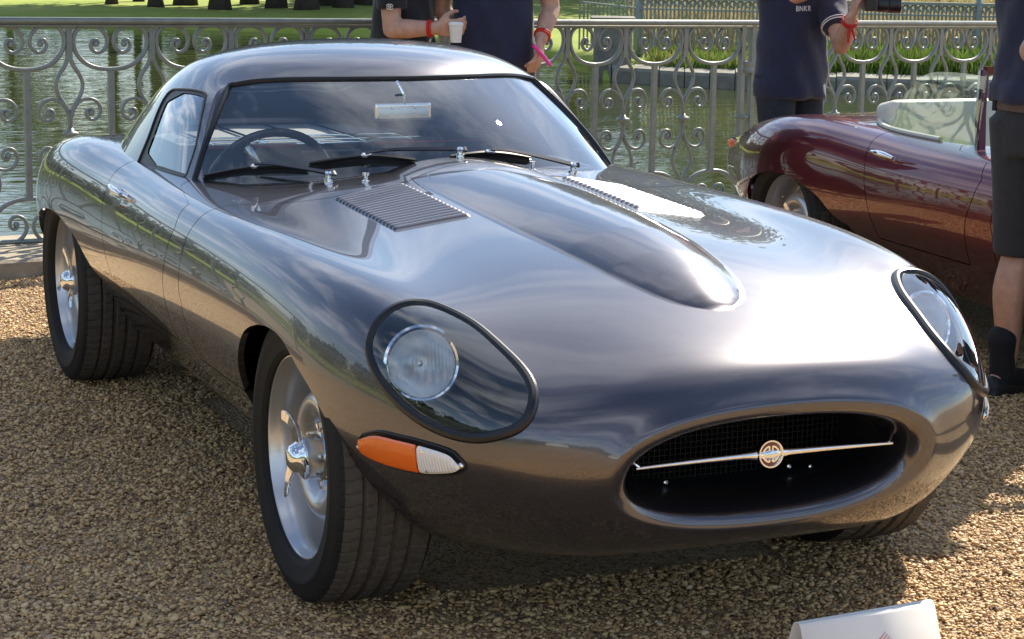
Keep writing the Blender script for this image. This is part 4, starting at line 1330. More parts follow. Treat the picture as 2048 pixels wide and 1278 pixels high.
        for k, (d, sc) in enumerate(((0, 1), (.03, .985), (.10, .93), (.17, .82))):
            cur = [bm.verts.new(tuple(ctr + (q - ctr) * sc + back * d)) for q in ring]
            if prev:
                for i in range(L): bm.faces.new((prev[i], prev[(i + 1) % L], cur[(i + 1) % L], cur[i]))
            prev = cur
        bm.faces.new(prev)
        bm_obj('bucket', bm, M['duct'], hd, auto=50)
        # round lamp
        lm = Matrix.Translation(Vector(np.array((.404, .615, .615)) * ms)) @ Vector((.92, .16 * s, .16)).to_track_quat('Z', 'Y').to_matrix().to_4x4()
        o = lathe_obj('reflector', [(.070, .006), (.066, -.006), (.056, -.024), (.040, -.040), (.022, -.050), (.012, -.053), (.0, -.053)], M['reflector'], hd, 48); o.matrix_local = lm
        o = lathe_obj('lamp_ring', [(.070, -.012), (.080, -.012), (.0835, -.002), (.0815, .008), (.076, .011), (.0715, .008), (.070, -.002)], M['chrome'], hd, 64, closed_prof=True); o.matrix_local = lm
        # fluted lens
        bm = bmesh.new(); n = 64; vs = {}
        R0 = .0715
        for i in range(n + 1):
            for j in range(n + 1):
                x = (i / n * 2 - 1) * R0; y = (j / n * 2 - 1) * R0; r = math.hypot(x, y)
                fl = .0019 * math.cos(y * 800) if (x > -.012) else .0015 * math.cos(y * 380)
                vs[i, j] = bm.verts.new((x, y, .008 + .012 * (1 - (r / R0) ** 2) + (fl if r < R0 * .93 else 0)))
        for i in range(n):
            for j in range(n):
                q = [vs[i, j], vs[i + 1, j], vs[i + 1, j + 1], vs[i, j + 1]]
                if all(math.hypot(v.co.x, v.co.y) <= R0 * 1.02 for v in q): bm.faces.new(q)
        for v in [v for v in bm.verts if not v.link_faces]: bm.verts.remove(v)
        up = lm.to_3x3().inverted() @ Vector((0, 0, 1))
        o = bm_obj('lens', bm, M['lens_glass'], hd, auto=None); o.matrix_local = lm @ Matrix.Rotation(math.atan2(up.y, up.x), 4, 'Z')
        o = lathe_obj('bulb', [(.0, -.015), (.006, -.018), (.009, -.026), (.009, -.05)], M['steel'], hd, 16); o.matrix_local = lm
    # --- indicators
    i2 = smooth_closed(proj2(IND_OUT, IND_N), 6); q2 = proj2(V, IND_N)
    fi = sd_poly(q2, i2); fi[(V[:, 1] < .4) | (V[:, 0] < .2) | (V[:, 2] < .3)] = -1
    xsplit = V[:, 0] - .548 - (V[:, 2] - .455) * .12
    def dome(f, hgt, base=.002):
        v, fcs = clip(V, F, f); nn = vnormals(v, fcs)
        d = sd_poly(proj2(v, IND_N), i2)
        e = base + hgt * np.sqrt(1 - (1 - np.clip(d / .011, 0, 1)) ** 2) * .88
        return v + nn * e[:, None], fcs
    bV, bF = clip(V, F, fi + .003); bN = vnormals(bV, bF); lb = max(ring_loops(bF), key=len)
    aV, aF = dome(np.minimum(fi - .003, -xsplit - .002), .016)
    cV, cF = dome(np.minimum(fi - .003, xsplit - .002), .016)
    for s in (-1, 1):
        ms = np.array([1, s, 1.0]); fl = (lambda f: f) if s > 0 else (lambda f: [q[::-1] for q in f])
        ind = empty('indicator'); ind.parent = car
        bm = bmesh.new(); bm_tube(bm, [Vector((bV[i] + bN[i] * .001) * ms) for i in lb[::3]], .0034, 8, closed=True)
        bm_obj('black_gasket', bm, M['rubber'], ind)
        pv, pf, _ = fold_edges(aV, aF, .012); o = mesh_of('amber_lens', pv * ms, fl(pf), M['amber'], True, ind, auto=40)
        pv, pf, _ = fold_edges(cV, cF, .012); o = mesh_of('clear_lens', pv * ms, fl(pf), M['clear_lens'], True, ind, auto=40)
        mesh_of('backing', (bV + bN * .001) * ms, fl(bF), M['rubber'], True, ind)
        # chrome strip where the two lenses meet, and the screws
        e = [i for i in range(len(cV)) if abs(cV[i, 0] - .548 - (cV[i, 2] - .455) * .12 - .002) < .0012]
        e.sort(key=lambda i: cV[i, 2])
        if len(e) > 2:
            st = [Vector((cV[i] + np.array((-.002, .003, 0))) * ms) for i in e[::3]]
            bm = bmesh.new(); bm_tube(bm, st, .0028, 8); bm_obj('chrome_strip', bm, M['chrome'], ind)
        tip = IND_OUT[8] * ms
        bm = bmesh.new(); bmesh.ops.create_uvsphere(bm, u_segments=12, v_segments=8, radius=.0075)
        bmesh.ops.transform(bm, matrix=Matrix.Translation(Vector(tip + np.array((-.004, s * .006, 0)))) , verts=bm.verts[:])
        bm_obj('chrome_tip', bm, M['chrome'], ind)
        for (x, z) in ((.566, .475), (.566, .437), (.380, .447)):
            h, nrm = surf.side(x, z, 1.5 * s)
            o = lathe_obj('screw', [(.0042, -.004), (.0042, .001), (.003, .0022), (0, .0025)], M['chrome'], ind, 12)
            o.matrix_local = Matrix.Translation(h + nrm * .014) @ nrm.to_track_quat('Z', 'Y').to_matrix().to_4x4()
    # --- mouth: duct, mesh, bar and badge
    lipz = G[-1]
    duct = np.vstack([lipz, (lipz * [1, -1, 1])[::-1]])
    bm = bmesh.new(); prev = None; L = len(duct)
    for d, sc in ((0, 1.0), (.05, 1.0), (.35, 1.05)):
        cur = [bm.verts.new((p[0] - d, p[1] * sc, .443 + (p[2] - .443) * sc)) for p in duct[::4]]
        if prev:
            n = len(cur)
            for i in range(n): bm.faces.new((prev[i], prev[(i + 1) % n], cur[(i + 1) % n], cur[i]))
        prev = cur
    bm.faces.new(prev)
    bm_obj('intake_duct', bm, M['duct'], car, auto=60)
    bm = bmesh.new()
    for k in range(-26, 27):
        y = k * .0125; zz = .105 * math.sqrt(max(.05, 1 - (y / .36) ** 2))
        bm_box(bm, (.535, y, .443), (.002, .0016, 2 * zz))
    for k in range(-8, 9):
        z = .443 + k * .0125; yy = .34 * math.sqrt(max(.05, 1 - ((z - .443) / .115) ** 2))
        bm_box(bm, (.5325, 0, z), (.0016, 2 * yy, .0016))
    meta(bm_obj('grille_mesh', bm, M['under'], car, smooth=False), kind='stuff')
    bm = bmesh.new()
    ys = np.linspace(-.300, .300, 41)
    bm_tube(bm, [(.770, y, .457 - .004 * (y / .3) ** 2) for y in ys], [.0035 + .0048 * max(0, 1 - abs(y) / .30) + (.006 * max(0, 1 - (abs(y) - .02) / .03) if abs(y) < .05 else 0) for y in ys], 12)
    bar = bm_obj('grille_bar', bm, M['chrome'], car)
    bm_m = Matrix.Translation((.778, 0, .459)) @ Vector((1, -.0, .06)).to_track_quat('Z', 'Y').to_matrix().to_4x4()
    o = lathe_obj('badge_ring', [(.0235, .004), (.0255, .008), (.0285, .008), (.0300, .004), (.0300, -.006), (.0, -.010), (.0, .003), (.022, .003)], M['chrome'], bar, 48); o.matrix_local = bm_m
    o = lathe_obj('badge_face', [(.0235, .0040), (.0, .0050)], M['badge_red'], bar, 40); o.matrix_local = bm_m
    o = emblem('badge_emblem', bar, M['chrome'], .0022, .0225)
    up = bm_m.to_3x3().inverted() @ Vector((0, 0, 1))
    o.matrix_local = bm_m @ Matrix.Translation((0, 0, .0055)) @ Matrix.Rotation(math.atan2(up.y, up.x) - R_(90), 4, 'Z')
    for s in (-1, 1):
        tube_obj('bar_bracket', [(.770, s * .292, .455), (.755, s * .310, .470), (.72, s * .318, .478)], .0035, M['chrome'], bar)
    for y, z in ((.154, .374), (.208, .368), (.262, .364), (-.143, .366)):
        o = lathe_obj('bolt', [(.006, 0), (.006, .004), (.003, .006), (0, .006)], M['chrome'], car, 8)
        o.matrix_local = Matrix.Translation((.60, y, z)) @ Matrix.Rotation(R_(90), 4, 'Y')
    # --- bonnet louvres: each a raised rib, open to the rear
    NL = 18
    for s in (-1, 1):
        for k in range(NL):
            x0 = -.285 - k * .0255
            yi, yo = .222 + .004 * k / NL, .420 - .004 * k / NL
            ys = np.concatenate([np.linspace(yi, yi + .016, 5)[:-1], np.linspace(yi + .016, yo - .016, 12), np.linspace(yo - .016, yo, 5)[1:]])
            bm = bmesh.new(); rows = []
            for y in ys:
                e = min(y - yi, yo - y)
                hh = .0085 * math.sqrt(max(0, 1 - (1 - min(1, e / .014)) ** 2))
                row = []
                for (dx, hz) in ((.004, -.002), (.0, .0), (-.006, .45), (-.012, .85), (-.017, 1.0), (-.0205, .82), (-.0215, .25), (-.0215, -.35)):
                    ins = (1 - hz) * .0 
                    p, nn = surf.down(x0 + dx, s * y)
                    row.append(bm.verts.new(p + nn * (hz * hh if hz > 0 else -.001)))
                rows.append(row)
            for a, b in zip(rows[:-1], rows[1:]):
                for i in range(len(a) - 1):
                    bm.faces.new((a[i], a[i + 1], b[i + 1], b[i]))
            bm_obj('louvre', bm, paint, car, auto=50)
    return car, surf, (V, F)

SWIN = catmull([(-1.755, .795), (-1.77, .87), (-1.812, .955), (-1.822, .985), (-1.80, 1.000), (-1.778, 1.004), (-1.656, 1.013), (-1.561, 1.014), (-1.517, 1.008), (-1.507, 1.000), (-1.465, .966), (-1.389, .88), (-1.352, .812), (-1.345, .800), (-1.36, .797), (-1.51, .795), (-1.74, .788)], 4, closed=True)
RWIN = catmull([(-2.255, -.05), (-2.26, .15), (-2.275, .28), (-2.31, .335), (-2.36, .345), (-2.55, .315), (-2.70, .27), (-2.735, .235), (-2.75, .14), (-2.755, -.05)], 5, closed=True)

def seal_along(name, loops_pts, r, mat, parent, closed=True, n=8):
    bm = bmesh.new()
    for pts in loops_pts:
        bm_tube(bm, pts, r, n, closed=closed)
    return bm_obj(name, bm, mat, parent)

def dress_coupe(car, surf, paint):
    G = roof_grid(); nu, nv = G.shape[:2]
    V = G.reshape(-1, 3); F = grid_faces(nu, nv)
    t = np.cross(V[F[3000][1]] - V[F[3000][0]], V[F[3000][2]] - V[F[3000][0]])
    if t @ (V[F[3000][0]] - np.array([V[F[3000][0]][0], 0, .5])) < 0: F = F[:, ::-1]
    F = [tuple(r) for r in F.tolist()]
    fs = sd_poly(V[:, [0, 2]], SWIN); fs[(V[:, 1] < .45)] = -1
    frw = sd_poly(V[:, :2], RWIN); frw[V[:, 2] < .86] = -1
    # drop what lies under the body skin
    rv, rf = clip(V, F, np.minimum.reduce([-fs, -frw, V[:, 2] - .745]))
    roof = panel_obj('roof', *both(rv, rf), paint, car, fold=.014)
    # inner headlining, slightly smaller
    N = vnormals(V, F)
    hv, hf = clip(V - N * .018, F, np.minimum.reduce([-fs - .012, -frw - .012, V[:, 2] - .80, -V[:, 0] - 1.31 + 0 * V[:, 0]]))
    mesh_of('headlining', *both(hv, hf), M['interior'], True, car)
    # side windows: black surround, pane
    def ring(f, off, V=V, F=F):
        v, fc = clip(V, F, f); n = vnormals(v, fc)
        return v + n * off, fc
    pv, pf = ring(fs - .004, -.006)
    for s in (-1, 1):
        ms = np.array([1, s, 1.0]); fl = (lambda f: f) if s > 0 else (lambda f: [q[::-1] for q in f])
        w = mesh_of('side_window', pv * ms, fl(pf), M['side_glass'], True, car)
        # frame: wide at the rear, thin along the top and front
        wide = .010 + .030 * np.clip((-V[:, 0] - 1.60 + (V[:, 2] - .80) * -.45) / .12, 0, 1)
        av, af = clip(V, F, np.minimum(fs - .001, -(fs - wide)))
        mesh_of('window_frame', (av - vnormals(av, af) * .003) * ms, fl(af), M['black_trim'], True, w)
        bm = bmesh.new()
        lv, lf = clip(V, F, fs); ln = vnormals(lv, lf); lp = max(ring_loops(lf), key=len)
        bm_tube(bm, [Vector((lv[i] - ln[i] * .001) * ms) for i in lp[::2]], .0035, 6, closed=True)
        bm_obj('window_seal', bm, M['rubber'], w)
    # rear window
    bv, bf = clip(V - N * .004, F, frw - .002)
    rw = mesh_of('rear_window', *both(bv, bf), M['lamp_cover'], True, car)
    lv, lf = both(*clip(V, F, frw)); lp = max(ring_loops(lf), key=len)
    seal_along('window_seal', [[Vector(lv[i]) for i in lp[::2]]], .009, M['rubber'], rw)
    # windscreen
    S = screen_grid(); su, sv = S.shape[:2]
    sV = S.reshape(-1, 3); sF = grid_faces(su, sv)
    t = np.cross(sV[sF[300][1]] - sV[sF[300][0]], sV[sF[300][2]] - sV[sF[300][0]])
    if t[0] < 0: sF = sF[:, ::-1]
    W = both(sV, [tuple(r) for r in sF.tolist()])
    ws = mesh_of('windscreen', W[0], W[1], M['glass'], True, car)
    edge = [Vector(q) for q in S[::4, 0]] + [Vector(q) for q in S[-1, 1::4]] + [Vector(q * [1, -1, 1]) for q in S[-1, ::-1][1::4]] + [Vector(q * [1, -1, 1]) for q in S[::-1, 0][::4]]
    low = [Vector(q * [1, -1, 1]) for q in S[0, ::3]] + [Vector(q) for q in S[0, ::-1][::3]]
    def dedupe(p):
        o = [p[0]]
        for q in p[1:]:
            if (q - o[-1]).length > .004: o.append(q)
        return o
    loop = dedupe(edge + low)
    sm = catmull(np.array([tuple(p) for p in loop]), 2, closed=True)
    seal_along('windscreen_seal', [[Vector(p) for p in sm]], .0090, M['rubber'], ws)
    # bright strip round the base, outside the rubber
    bright = [Vector(q * [1, -1, 1]) + Vector((.012, 0, .001)) for q in S[0, ::3]] + [Vector(q) + Vector((.012, 0, .001)) for q in S[0, ::-1][::3]]
    sp = []
    for p in dedupe(bright):
        h, n = surf.down(p.x + .006, p.y); sp.append(h + n * .006)
    # painted pillars: skin between the edge of the screen and the front edge of the roof
    for s in (-1, 1):
        col = S[:, 0]; rim_ = G[0]
        Vp, Fp = [], []
        for q in col:
            j = np.argmin(np.abs(rim_[:60, 2] - q[2]) + 5 * (rim_[:60, 0] > -1.2))
            z_ = rim_[:56, 2]; k_ = np.interp(q[2], z_, np.arange(56)); r = np.array([np.interp(k_, np.arange(56), rim_[:56, c]) for c in range(3)])
            mid_ = (q + r) / 2 + np.array([.002, .006, .002])
            for pnt in (q + np.array([-.002, .0, -.001]), mid_, r + np.array([-.004, .001, 0])): Vp.append(pnt * [1, s, 1])
        for i in range(len(col) - 1):
            if col[i][2] < .803: continue
            for c in range(2): Fp.append((3 * i + c, 3 * i + c + 1, 3 * i + c + 4, 3 * i + c + 3))
        mesh_of('windscreen_pillar', Vp, Fp if s < 0 else [f[::-1] for f in Fp], paint, True, car)
    # screen normals for the wipers
    ss = Surf(*W)
    def on_screen(y, z, off):
        h = ss.b.ray_cast(Vector((0, y, z)), Vector((-1, 0, 0)))
        if h[0] is None:
            return Vector((-1.2, y, z))
        n = h[1] if h[1].x > 0 else -h[1]
        return h[0] + n * off
    for (py, b0, bm_, b1) in ((-.352, (-.612, .803), (-.50, .832), (-.385, .838)), (.010, (-.375, .848), (-.235, .868), (-.115, .861)), (.372, (-.015, .868), (.105, .871), (.235, .853))):
        w = empty('wiper'); w.parent = car
        base, n = surf.down(-.935 - .12 * abs(py) ** 1.0, py)
        bmh = bmesh.new()
        bm_lathe(bmh, [(.013, -.004), (.013, .006), (.009, .009), (.008, .017), (.010, .021), (.008, .027), (0, .028)], 20)
        o = bm_obj('pivot', bmh, M['chrome'], w); o.matrix_local = Matrix.Translation(base)
        top = base + Vector((-.002, 0, .022))
        mid = on_screen(*bm_, .026)
        pts = [top + Vector((0, .02, -.002)), top, top.lerp(mid, .35) + Vector((.004, 0, .004)), top.lerp(mid, .75) + Vector((.004, 0, .006)), mid]
        bmh = bmesh.new()
        P = catmull(np.array([tuple(p) for p in pts]), 5)
        bm_bar(bmh, P, np.linspace(.014, .006, len(P)), np.linspace(.007, .004, len(P)), up=Vector((.7, 0, .7)))
        bm_obj('arm', bmh, M['dark_steel'], w, auto=30)
        a, b = on_screen(*b0, .012), on_screen(*b1, .012)
        m = on_screen(*bm_, .013)
        P = catmull(np.array([tuple(a), tuple(a.lerp(m, .5) + Vector((.002, 0, .002))), tuple(m), tuple(m.lerp(b, .5) + Vector((.002, 0, .002))), tuple(b)]), 6)
        bmh = bmesh.new(); bm_bar(bmh, P, .006, [.006 + .005 * math.sin(math.pi * i / (len(P) - 1)) for i in range(len(P))], up=Vector((.6, 0, .8)))
        bm_obj('frame', bmh, M['black_trim'], w, auto=30)
        bmh = bmesh.new(); P2 = [Vector(p) + Vector((-.004, 0, -.011)) for p in P]; bm_bar(bmh, P2, .006, .014, up=Vector((.5, 0, .85)))
        bm_obj('blade', bmh, M['rubber'], w, auto=30)
        bmh = bmesh.new(); bm_box(bmh, m + Vector((.002, 0, .004)), (.012, .030, .012)); bmesh.ops.bevel(bmh, geom=bmh.edges[:], offset=.003, segments=2, affect='EDGES')
        bm_obj('clip', bmh, M['chrome'], w)
    for y in (-.283, .20):
        h, n = surf.down(-.875, y)
        j = lathe_obj('washer_jet', [(.011, -.003), (.011, .002), (.005, .004), (.005, .014), (.009, .016), (.009, .024), (0, .025)], M['chrome'], car, 16)
        j.matrix_local = Matrix.Translation(h)
    # door handles
    for s in (-1, 1):
        h, n = surf.side(-1.56, .727, 1.5 * s)
        hd = empty('door_handle'); hd.parent = car; hd.location = h
        d = Vector((-.985, -s * .0, .05)).normalized()
        for t_ in (-.055, .045):
            tube_obj('mount', [d * t_ - n * .004, d * t_ + n * .012, d * t_ + n * .026], [.012, .010, .009], M['chrome'], hd, 14)
        pts = [d * t_ + n * (.027 + .006 * (1 - (t_ / .075) ** 2)) + Vector((0, 0, -.002)) for t_ in np.linspace(-.075, .065, 15)]
        tube_obj('grip', pts, [.004 + .0075 * math.sin(math.pi * min(1, max(0, .08 + .84 * i / 14))) for i in range(15)], M['chrome'], hd, 14)
        h2, n2 = surf.side(-1.505, .704, 1.5 * s)
        bmh = bmesh.new(); bm_tube(bmh, [h2 - n2 * .002 - h, h2 + n2 * .010 - h], .011, 16); bm_obj('push_button', bmh, M['chrome'], hd)
    # --- interior
    box_obj('dashboard', (-1.30, 0, .69), (.20, 1.02, .15), M['interior'], car, rot=Matrix.Rotation(R_(10), 3, 'Y'), bevel=.04, seg=4)
    bmh = bmesh.new()
    for y, r in ((-.37, .10), (.0, .05)):
        bm_box(bmh, (-1.31, y, .782), (.14, r * 2.6, .02))
    bmesh.ops.bevel(bmh, geom=bmh.edges[:], offset=.008, segments=2, affect='EDGES')
    bm_obj('instrument_cowl', bmh, M['leather'], car)
    line = catmull(np.array(WS_BASE), 4); line = np.vstack([line, (line * [1, -1, 1])[::-1][1:]])
    Vt = []
    for x, y, z in line: Vt += [(x - .014, y * .985, z - .004), (-1.38, y * .985, min(z, .79) - .008)]
    mesh_of('scuttle_light_stop', Vt, [(2 * i, 2 * i + 1, 2 * i + 3, 2 * i + 2) for i in range(len(line) - 1)], M['interior'], True, car)  # sheet added to block sun leaking in below the windscreen
    box_obj('floor', (-1.70, 0, .26), (1.3, 1.15, .04), M['under'], car)
    for s in (-1, 1):
        box_obj('door_card', (-1.5, s * .62, .56), (.90, .03, .44), M['interior'], car, bevel=.01)
    box_obj('bulkhead', (-2.02, 0, .53), (.06, 1.14, .50), M['interior'], car, bevel=.02)
    sh = box_obj('luggage_shelf', (-2.42, 0, .775), (.74, .86, .02), M['shelf'], car, bevel=.006)
    for y in (-.34, -.17, 0, .17, .34):
        box_obj('rub_strip', (-2.42, y, .789), (.70, .016, .010), M['chrome'], sh, bevel=.003)
    for x in (-2.10, -2.2, -2.32):
        box_obj('rub_strip', (x, 0, .790), (.012, .84, .012), M['chrome'], sh, bevel=.003)
    box_obj('shelf_edge', (-2.045, 0, .772), (.02, .98, .05), M['interior'], car, bevel=.006)
    for y in (-.33, .33):
        st = empty('seat'); st.parent = car
        box_obj('squab', (-1.78, y, .40), (.46, .48, .14), M['leather'], st, bevel=.05, seg=4)
        box_obj('backrest', (-1.97, y, .60), (.12, .46, .42), M['leather'], st, rot=Matrix.Rotation(R_(-14), 3, 'Y'), bevel=.05, seg=4)
        box_obj('reflection_line', (-1.945, y, .805), (.012, .40, .006), M['red_line'], st)  # same red reflection, coloured in along the top of the seat
    sw = empty('steering_wheel'); sw.parent = car
    sw.location = (-1.475, -.365, .735); sw.rotation_euler = (0, R_(-68), 0)
    bmh = bmesh.new(); bm_tube(bmh, [(.185 * math.cos(a), .185 * math.sin(a), 0) for a in np.linspace(0, 2 * math.pi, 48, endpoint=False)], .0125, 10, closed=True)
    bm_obj('rim', bmh, M['wood'], sw)
    for k in range(3):
        a = R_(90 + 120 * k) + R_(0)
        bmh = bmesh.new(); bm_bar(bmh, [(.03 * math.cos(a), .03 * math.sin(a), -.02), (.18 * math.cos(a), .18 * math.sin(a), 0)], .028, .003, up=Vector((0, 0, 1)))
        bm_obj('spoke', bmh, M['steel'], sw)
    lathe_obj('boss', [(.04, -.05), (.045, -.02), (.03, -.005), (0, -.003)], M['black_trim'], sw, 24)
    tube_obj('column', [(0, 0, -.03), (0, 0, -.30)], .02, M['black_trim'], sw)
    # red windscreen reflection, put in as a coloured strip on the dash top
    box_obj('reflection_strip', (-1.345, -.02, .772), (.006, .44, .004), M['red_line'], car)
    mr = empty('rear_view_mirror'); mr.parent = car
    mr.location = (-1.215, -.052, .975)
    o = box_obj('mirror_back', (0, 0, 0), (.018, .172, .052), M['chrome'], mr, bevel=.012, seg=4)
    box_obj('mirror_glass', (-.0105, 0, 0), (.002, .158, .042), M['reflector'], mr)
    box_obj('mirror_face', (.0093, 0, 0), (.0022, .150, .036), M['steel'], mr, rot=Matrix.Rotation(R_(-6), 3, 'Y'), bevel=.0005)
    tube_obj('mirror_stem', [(.004, .004, .02), (.010, .002, .045), (-.015, -.012, .085)], .0045, M['chrome'], mr)
    for y in (-.035, .035):
        for z in (-.012, .012):
            o = lathe_obj('rivet', [(.004, 0), (.003, .002), (0, .0025)], M['chrome'], mr, 10); o.matrix_local = Matrix.Translation((.0105, y, z)) @ Matrix.Rotation(R_(90), 4, 'Y')

def dress_roadster(car, surf, paint):
    # cream cockpit: tub walls, seats, rolled cockpit edge, clear wind deflector, folded windscreen frame
    box_obj('floor', (-1.70, 0, .28), (1.1, 1.15, .04), M['under'], car)
    for s in (-1, 1):
        box_obj('door_card', (-1.5, s * .61, .56), (.90, .03, .42), M['cream'], car, bevel=.01)
    # padded rear cockpit wall following the opening
    hole = catmull([(-1.45, .632), (-1.75, .637), (-1.93, .607), (-2.075, .523), (-2.17, .39), (-2.21, .2), (-2.212, 0), (-2.21, -.2), (-2.17, -.39), (-2.075, -.523), (-1.93, -.607), (-1.75, -.637), (-1.45, -.632)], 5)
    Vv, Ff = [], []
    for i, (x, y) in enumerate(hole):
        h, n = surf.down(x, y)
        for j, z in enumerate((h.z - .004, h.z - .03, h.z - .12, .50)):
            k = 1 - .02 * j
            Vv.append((x + (.0 if j == 0 else .012 * j), y * k, z))
    for i in range(len(hole) - 1):
        for j in range(3):
            a = i * 4 + j; Ff.append((a, a + 4, a + 5, a + 1))
    mesh_of('cockpit_lining', Vv, Ff, M['cream'], True, car)
    pts = []
    for x, y in hole:
        h, n = surf.down(x * 1.004, y * 1.006); pts.append(h + n * .004)
    tube_obj('cockpit_trim', pts, .011, M['cream'], car)
    for i in range(3, len(hole) - 3, 4):
        x, y = hole[i]; h, n = surf.down(x, y)
        o = lathe_obj('snap_stud', [(.007, 0), (.006, .003), (0, .004)], M['chrome'], car, 10)
        o.matrix_local = Matrix.Translation(Vector((x * .985, y * .975, h.z - .05))) @ Vector((-x - 1.7, -y, .3)).to_track_quat('Z', 'Y').to_matrix().to_4x4()
    for y in (-.32, .32):
        st = empty('seat'); st.parent = car
        box_obj('squab', (-1.72, y, .42), (.50, .48, .16), M['cream'], st, bevel=.06, seg=4)
        box_obj('backrest', (-1.97, y, .68), (.15, .50, .44), M['cream'], st, rot=Matrix.Rotation(R_(-12), 3, 'Y'), bevel=.06, seg=5)
    box_obj('dashboard', (-1.18, 0, .71), (.20, 1.16, .15), M['interior'], car, bevel=.04, seg=4)
    # clear side wind deflector on the near door
    out = catmull([(-1.84, .756), (-1.79, .88), (-1.70, .985), (-1.58, 1.04), (-1.40, 1.055), (-1.22, 1.055), (-1.20, 1.04), (-1.20, .80), (-1.22, .768), (-1.55, .765), (-1.80, .752)], 4, closed=True)
    for s in (-1,):
        n = len(out); th = .004
        V = [(x, s * (.645 - .10 * max(0, z - .78)), z) for x, z in out] + [(x, s * (.645 - th - .10 * max(0, z - .78)), z) for x, z in out]
        F = [tuple(range(n)), tuple(range(2 * n - 1, n - 1, -1))] + [(i, (i + 1) % n, n + (i + 1) % n, n + i) for i in range(n)]
        mesh_of('wind_deflector', V, F, M['perspex'], False, car)
    # windscreen frame pillars and header
    for s in (-1, 1):
        bm = bmesh.new()
        bm_bar(bm, [(-1.185, s * .635, .765), (-1.29, s * .575, .92), (-1.40, s * .50, 1.06)], .03, .035, up=Vector((0, s, 0)))
        bmesh.ops.bevel(bm, geom=bm.edges[:], offset=.006, segments=2, affect='EDGES')
        bm_obj('screen_pillar', bm, paint, car)
    bm = bmesh.new()
    H = [(-1.40, -.50, 1.06), (-1.31, -.33, 1.075), (-1.25, 0, 1.08), (-1.31, .33, 1.075), (-1.40, .50, 1.06)]
    bm_bar(bm, catmull(H, 6), .03, .03, up=Vector((0, 0, 1)))
    bm_obj('screen_header', bm, paint, car)
    S = screen_grid(); W = both(S.reshape(-1, 3), [tuple(r) for r in grid_faces(*S.shape[:2]).tolist()])
    mesh_of('windscreen', W[0] + np.array([.03, 0, .01]), W[1], M['perspex'], True, car)
    # tail lamps and door handle
    for s in (-1, 1):
        h, n = surf.side(-3.24, .60, 1.5 * s)
        tl = empty('tail_lamp'); tl.parent = car; tl.location = h
        bm = bmesh.new(); bmesh.ops.create_uvsphere(bm, u_segments=20, v_segments=12, radius=1)
        bmesh.ops.transform(bm, matrix=Matrix.Diagonal((.040, .016, .022, 1)), verts=bm.verts[:])
        bm_obj('amber_lens', bm, M['amber'], tl)
        bm = bmesh.new(); bm_tube(bm, [(.042 * math.cos(a), -s * .004, .024 * math.sin(a)) for a in np.linspace(0, 2 * math.pi, 24, endpoint=False)], .004, 8, closed=True)
        bm_obj('bezel', bm, M['rubber'], tl)
        h, n = surf.side(-1.60, .722, 1.5 * s)
        hd = empty('door_handle'); hd.parent = car; hd.location = h
        d = Vector((-.985, 0, .05)).normalized()
        for t_ in (-.055, .045):
            tube_obj('mount', [d * t_ - n * .004, d * t_ + n * .012, d * t_ + n * .026], [.012, .010, .009], M['chrome'], hd, 14)
        pts = [d * t_ + n * (.027 + .006 * (1 - (t_ / .075) ** 2)) for t_ in np.linspace(-.085, .075, 15)]
        tube_obj('grip', pts, [.004 + .008 * math.sin(math.pi * min(1, max(0, .08 + .84 * i / 14))) for i in range(15)], M['chrome'], hd, 14)

TYRES = [make_tyre_mesh(.225), make_tyre_mesh(.240, 1)]
main_car, main_surf, _ = build_car('sports_coupe', M['grey_paint'], 'dark metallic grey sports coupe parked on the gravel with headlamps under glass')
dress_coupe(main_car, main_surf, M['grey_paint'])

# ------------------------------------------------------------------ the maroon roadster beyond
second_car, second_surf, _ = build_car('open_roadster', M['maroon_paint'], 'maroon open roadster with cream seats parked beyond the grey coupe', roadster=True)
dress_roadster(second_car, second_surf, M['maroon_paint'])
second_car.location = (-.66, 2.945, -.060)
second_car.rotation_euler = (0, 0, -.058)
second_car.scale = (.985, .985, .985)

# ------------------------------------------------------------------ people
M['skin'] = pmat('skin', (.60, .34, .24), .5, noise=.28, nscale=26, bump=.05, bscale=120)
M['navy'] = pmat('navy', (.017, .022, .060), .85, noise=.25, nscale=30, bump=.25, bscale=35, sheen=.15)
M['black_cloth'] = pmat('black_cloth', (.010, .010, .013), .85, noise=.25, nscale=30, bump=.25, bscale=35, sheen=.15)
M['charcoal'] = pmat('charcoal', (.026, .027, .034), .85, noise=.3, nscale=26, bump=.3, bscale=30, sheen=.1)
M['denim'] = pmat('denim', (.024, .030, .048), .9, noise=.4, nscale=40, bump=.3, bscale=40)
M['hair'] = pmat('hair', (.035, .022, .014), .6, noise=.4, nscale=60, bump=.5, bscale=90)
M['shoe'] = pmat('shoe', (.014, .015, .018), .6, noise=.3, nscale=30)
M['belt'] = pmat('belt', (.115, .062, .045), .5, noise=.3, nscale=30, bump=.2, bscale=80)
M['white'] = pmat('white', (.80, .80, .79), .6)
M['paper'] = pmat('paper', (.78, .77, .75), .55, noise=.04, nscale=30)
M['red_band'] = pmat('red_band', (.62, .022, .014), .6, noise=.2, nscale=120, bump=.3, bscale=200)
M['pink'] = pmat('pink', (.80, .035, .30), .3, coat=.5)
M['eye'] = pmat('eye', (.75, .73, .70), .15, coat=1)
M['iris'] = pmat('iris', (.05, .03, .02), .15, coat=1)
M['sock'] = pmat('sock', (.012, .013, .018), .9, noise=.3, nscale=60, bump=.3, bscale=150)
M['lens_black'] = pmat('lens_black', (.012, .012, .013), .35)

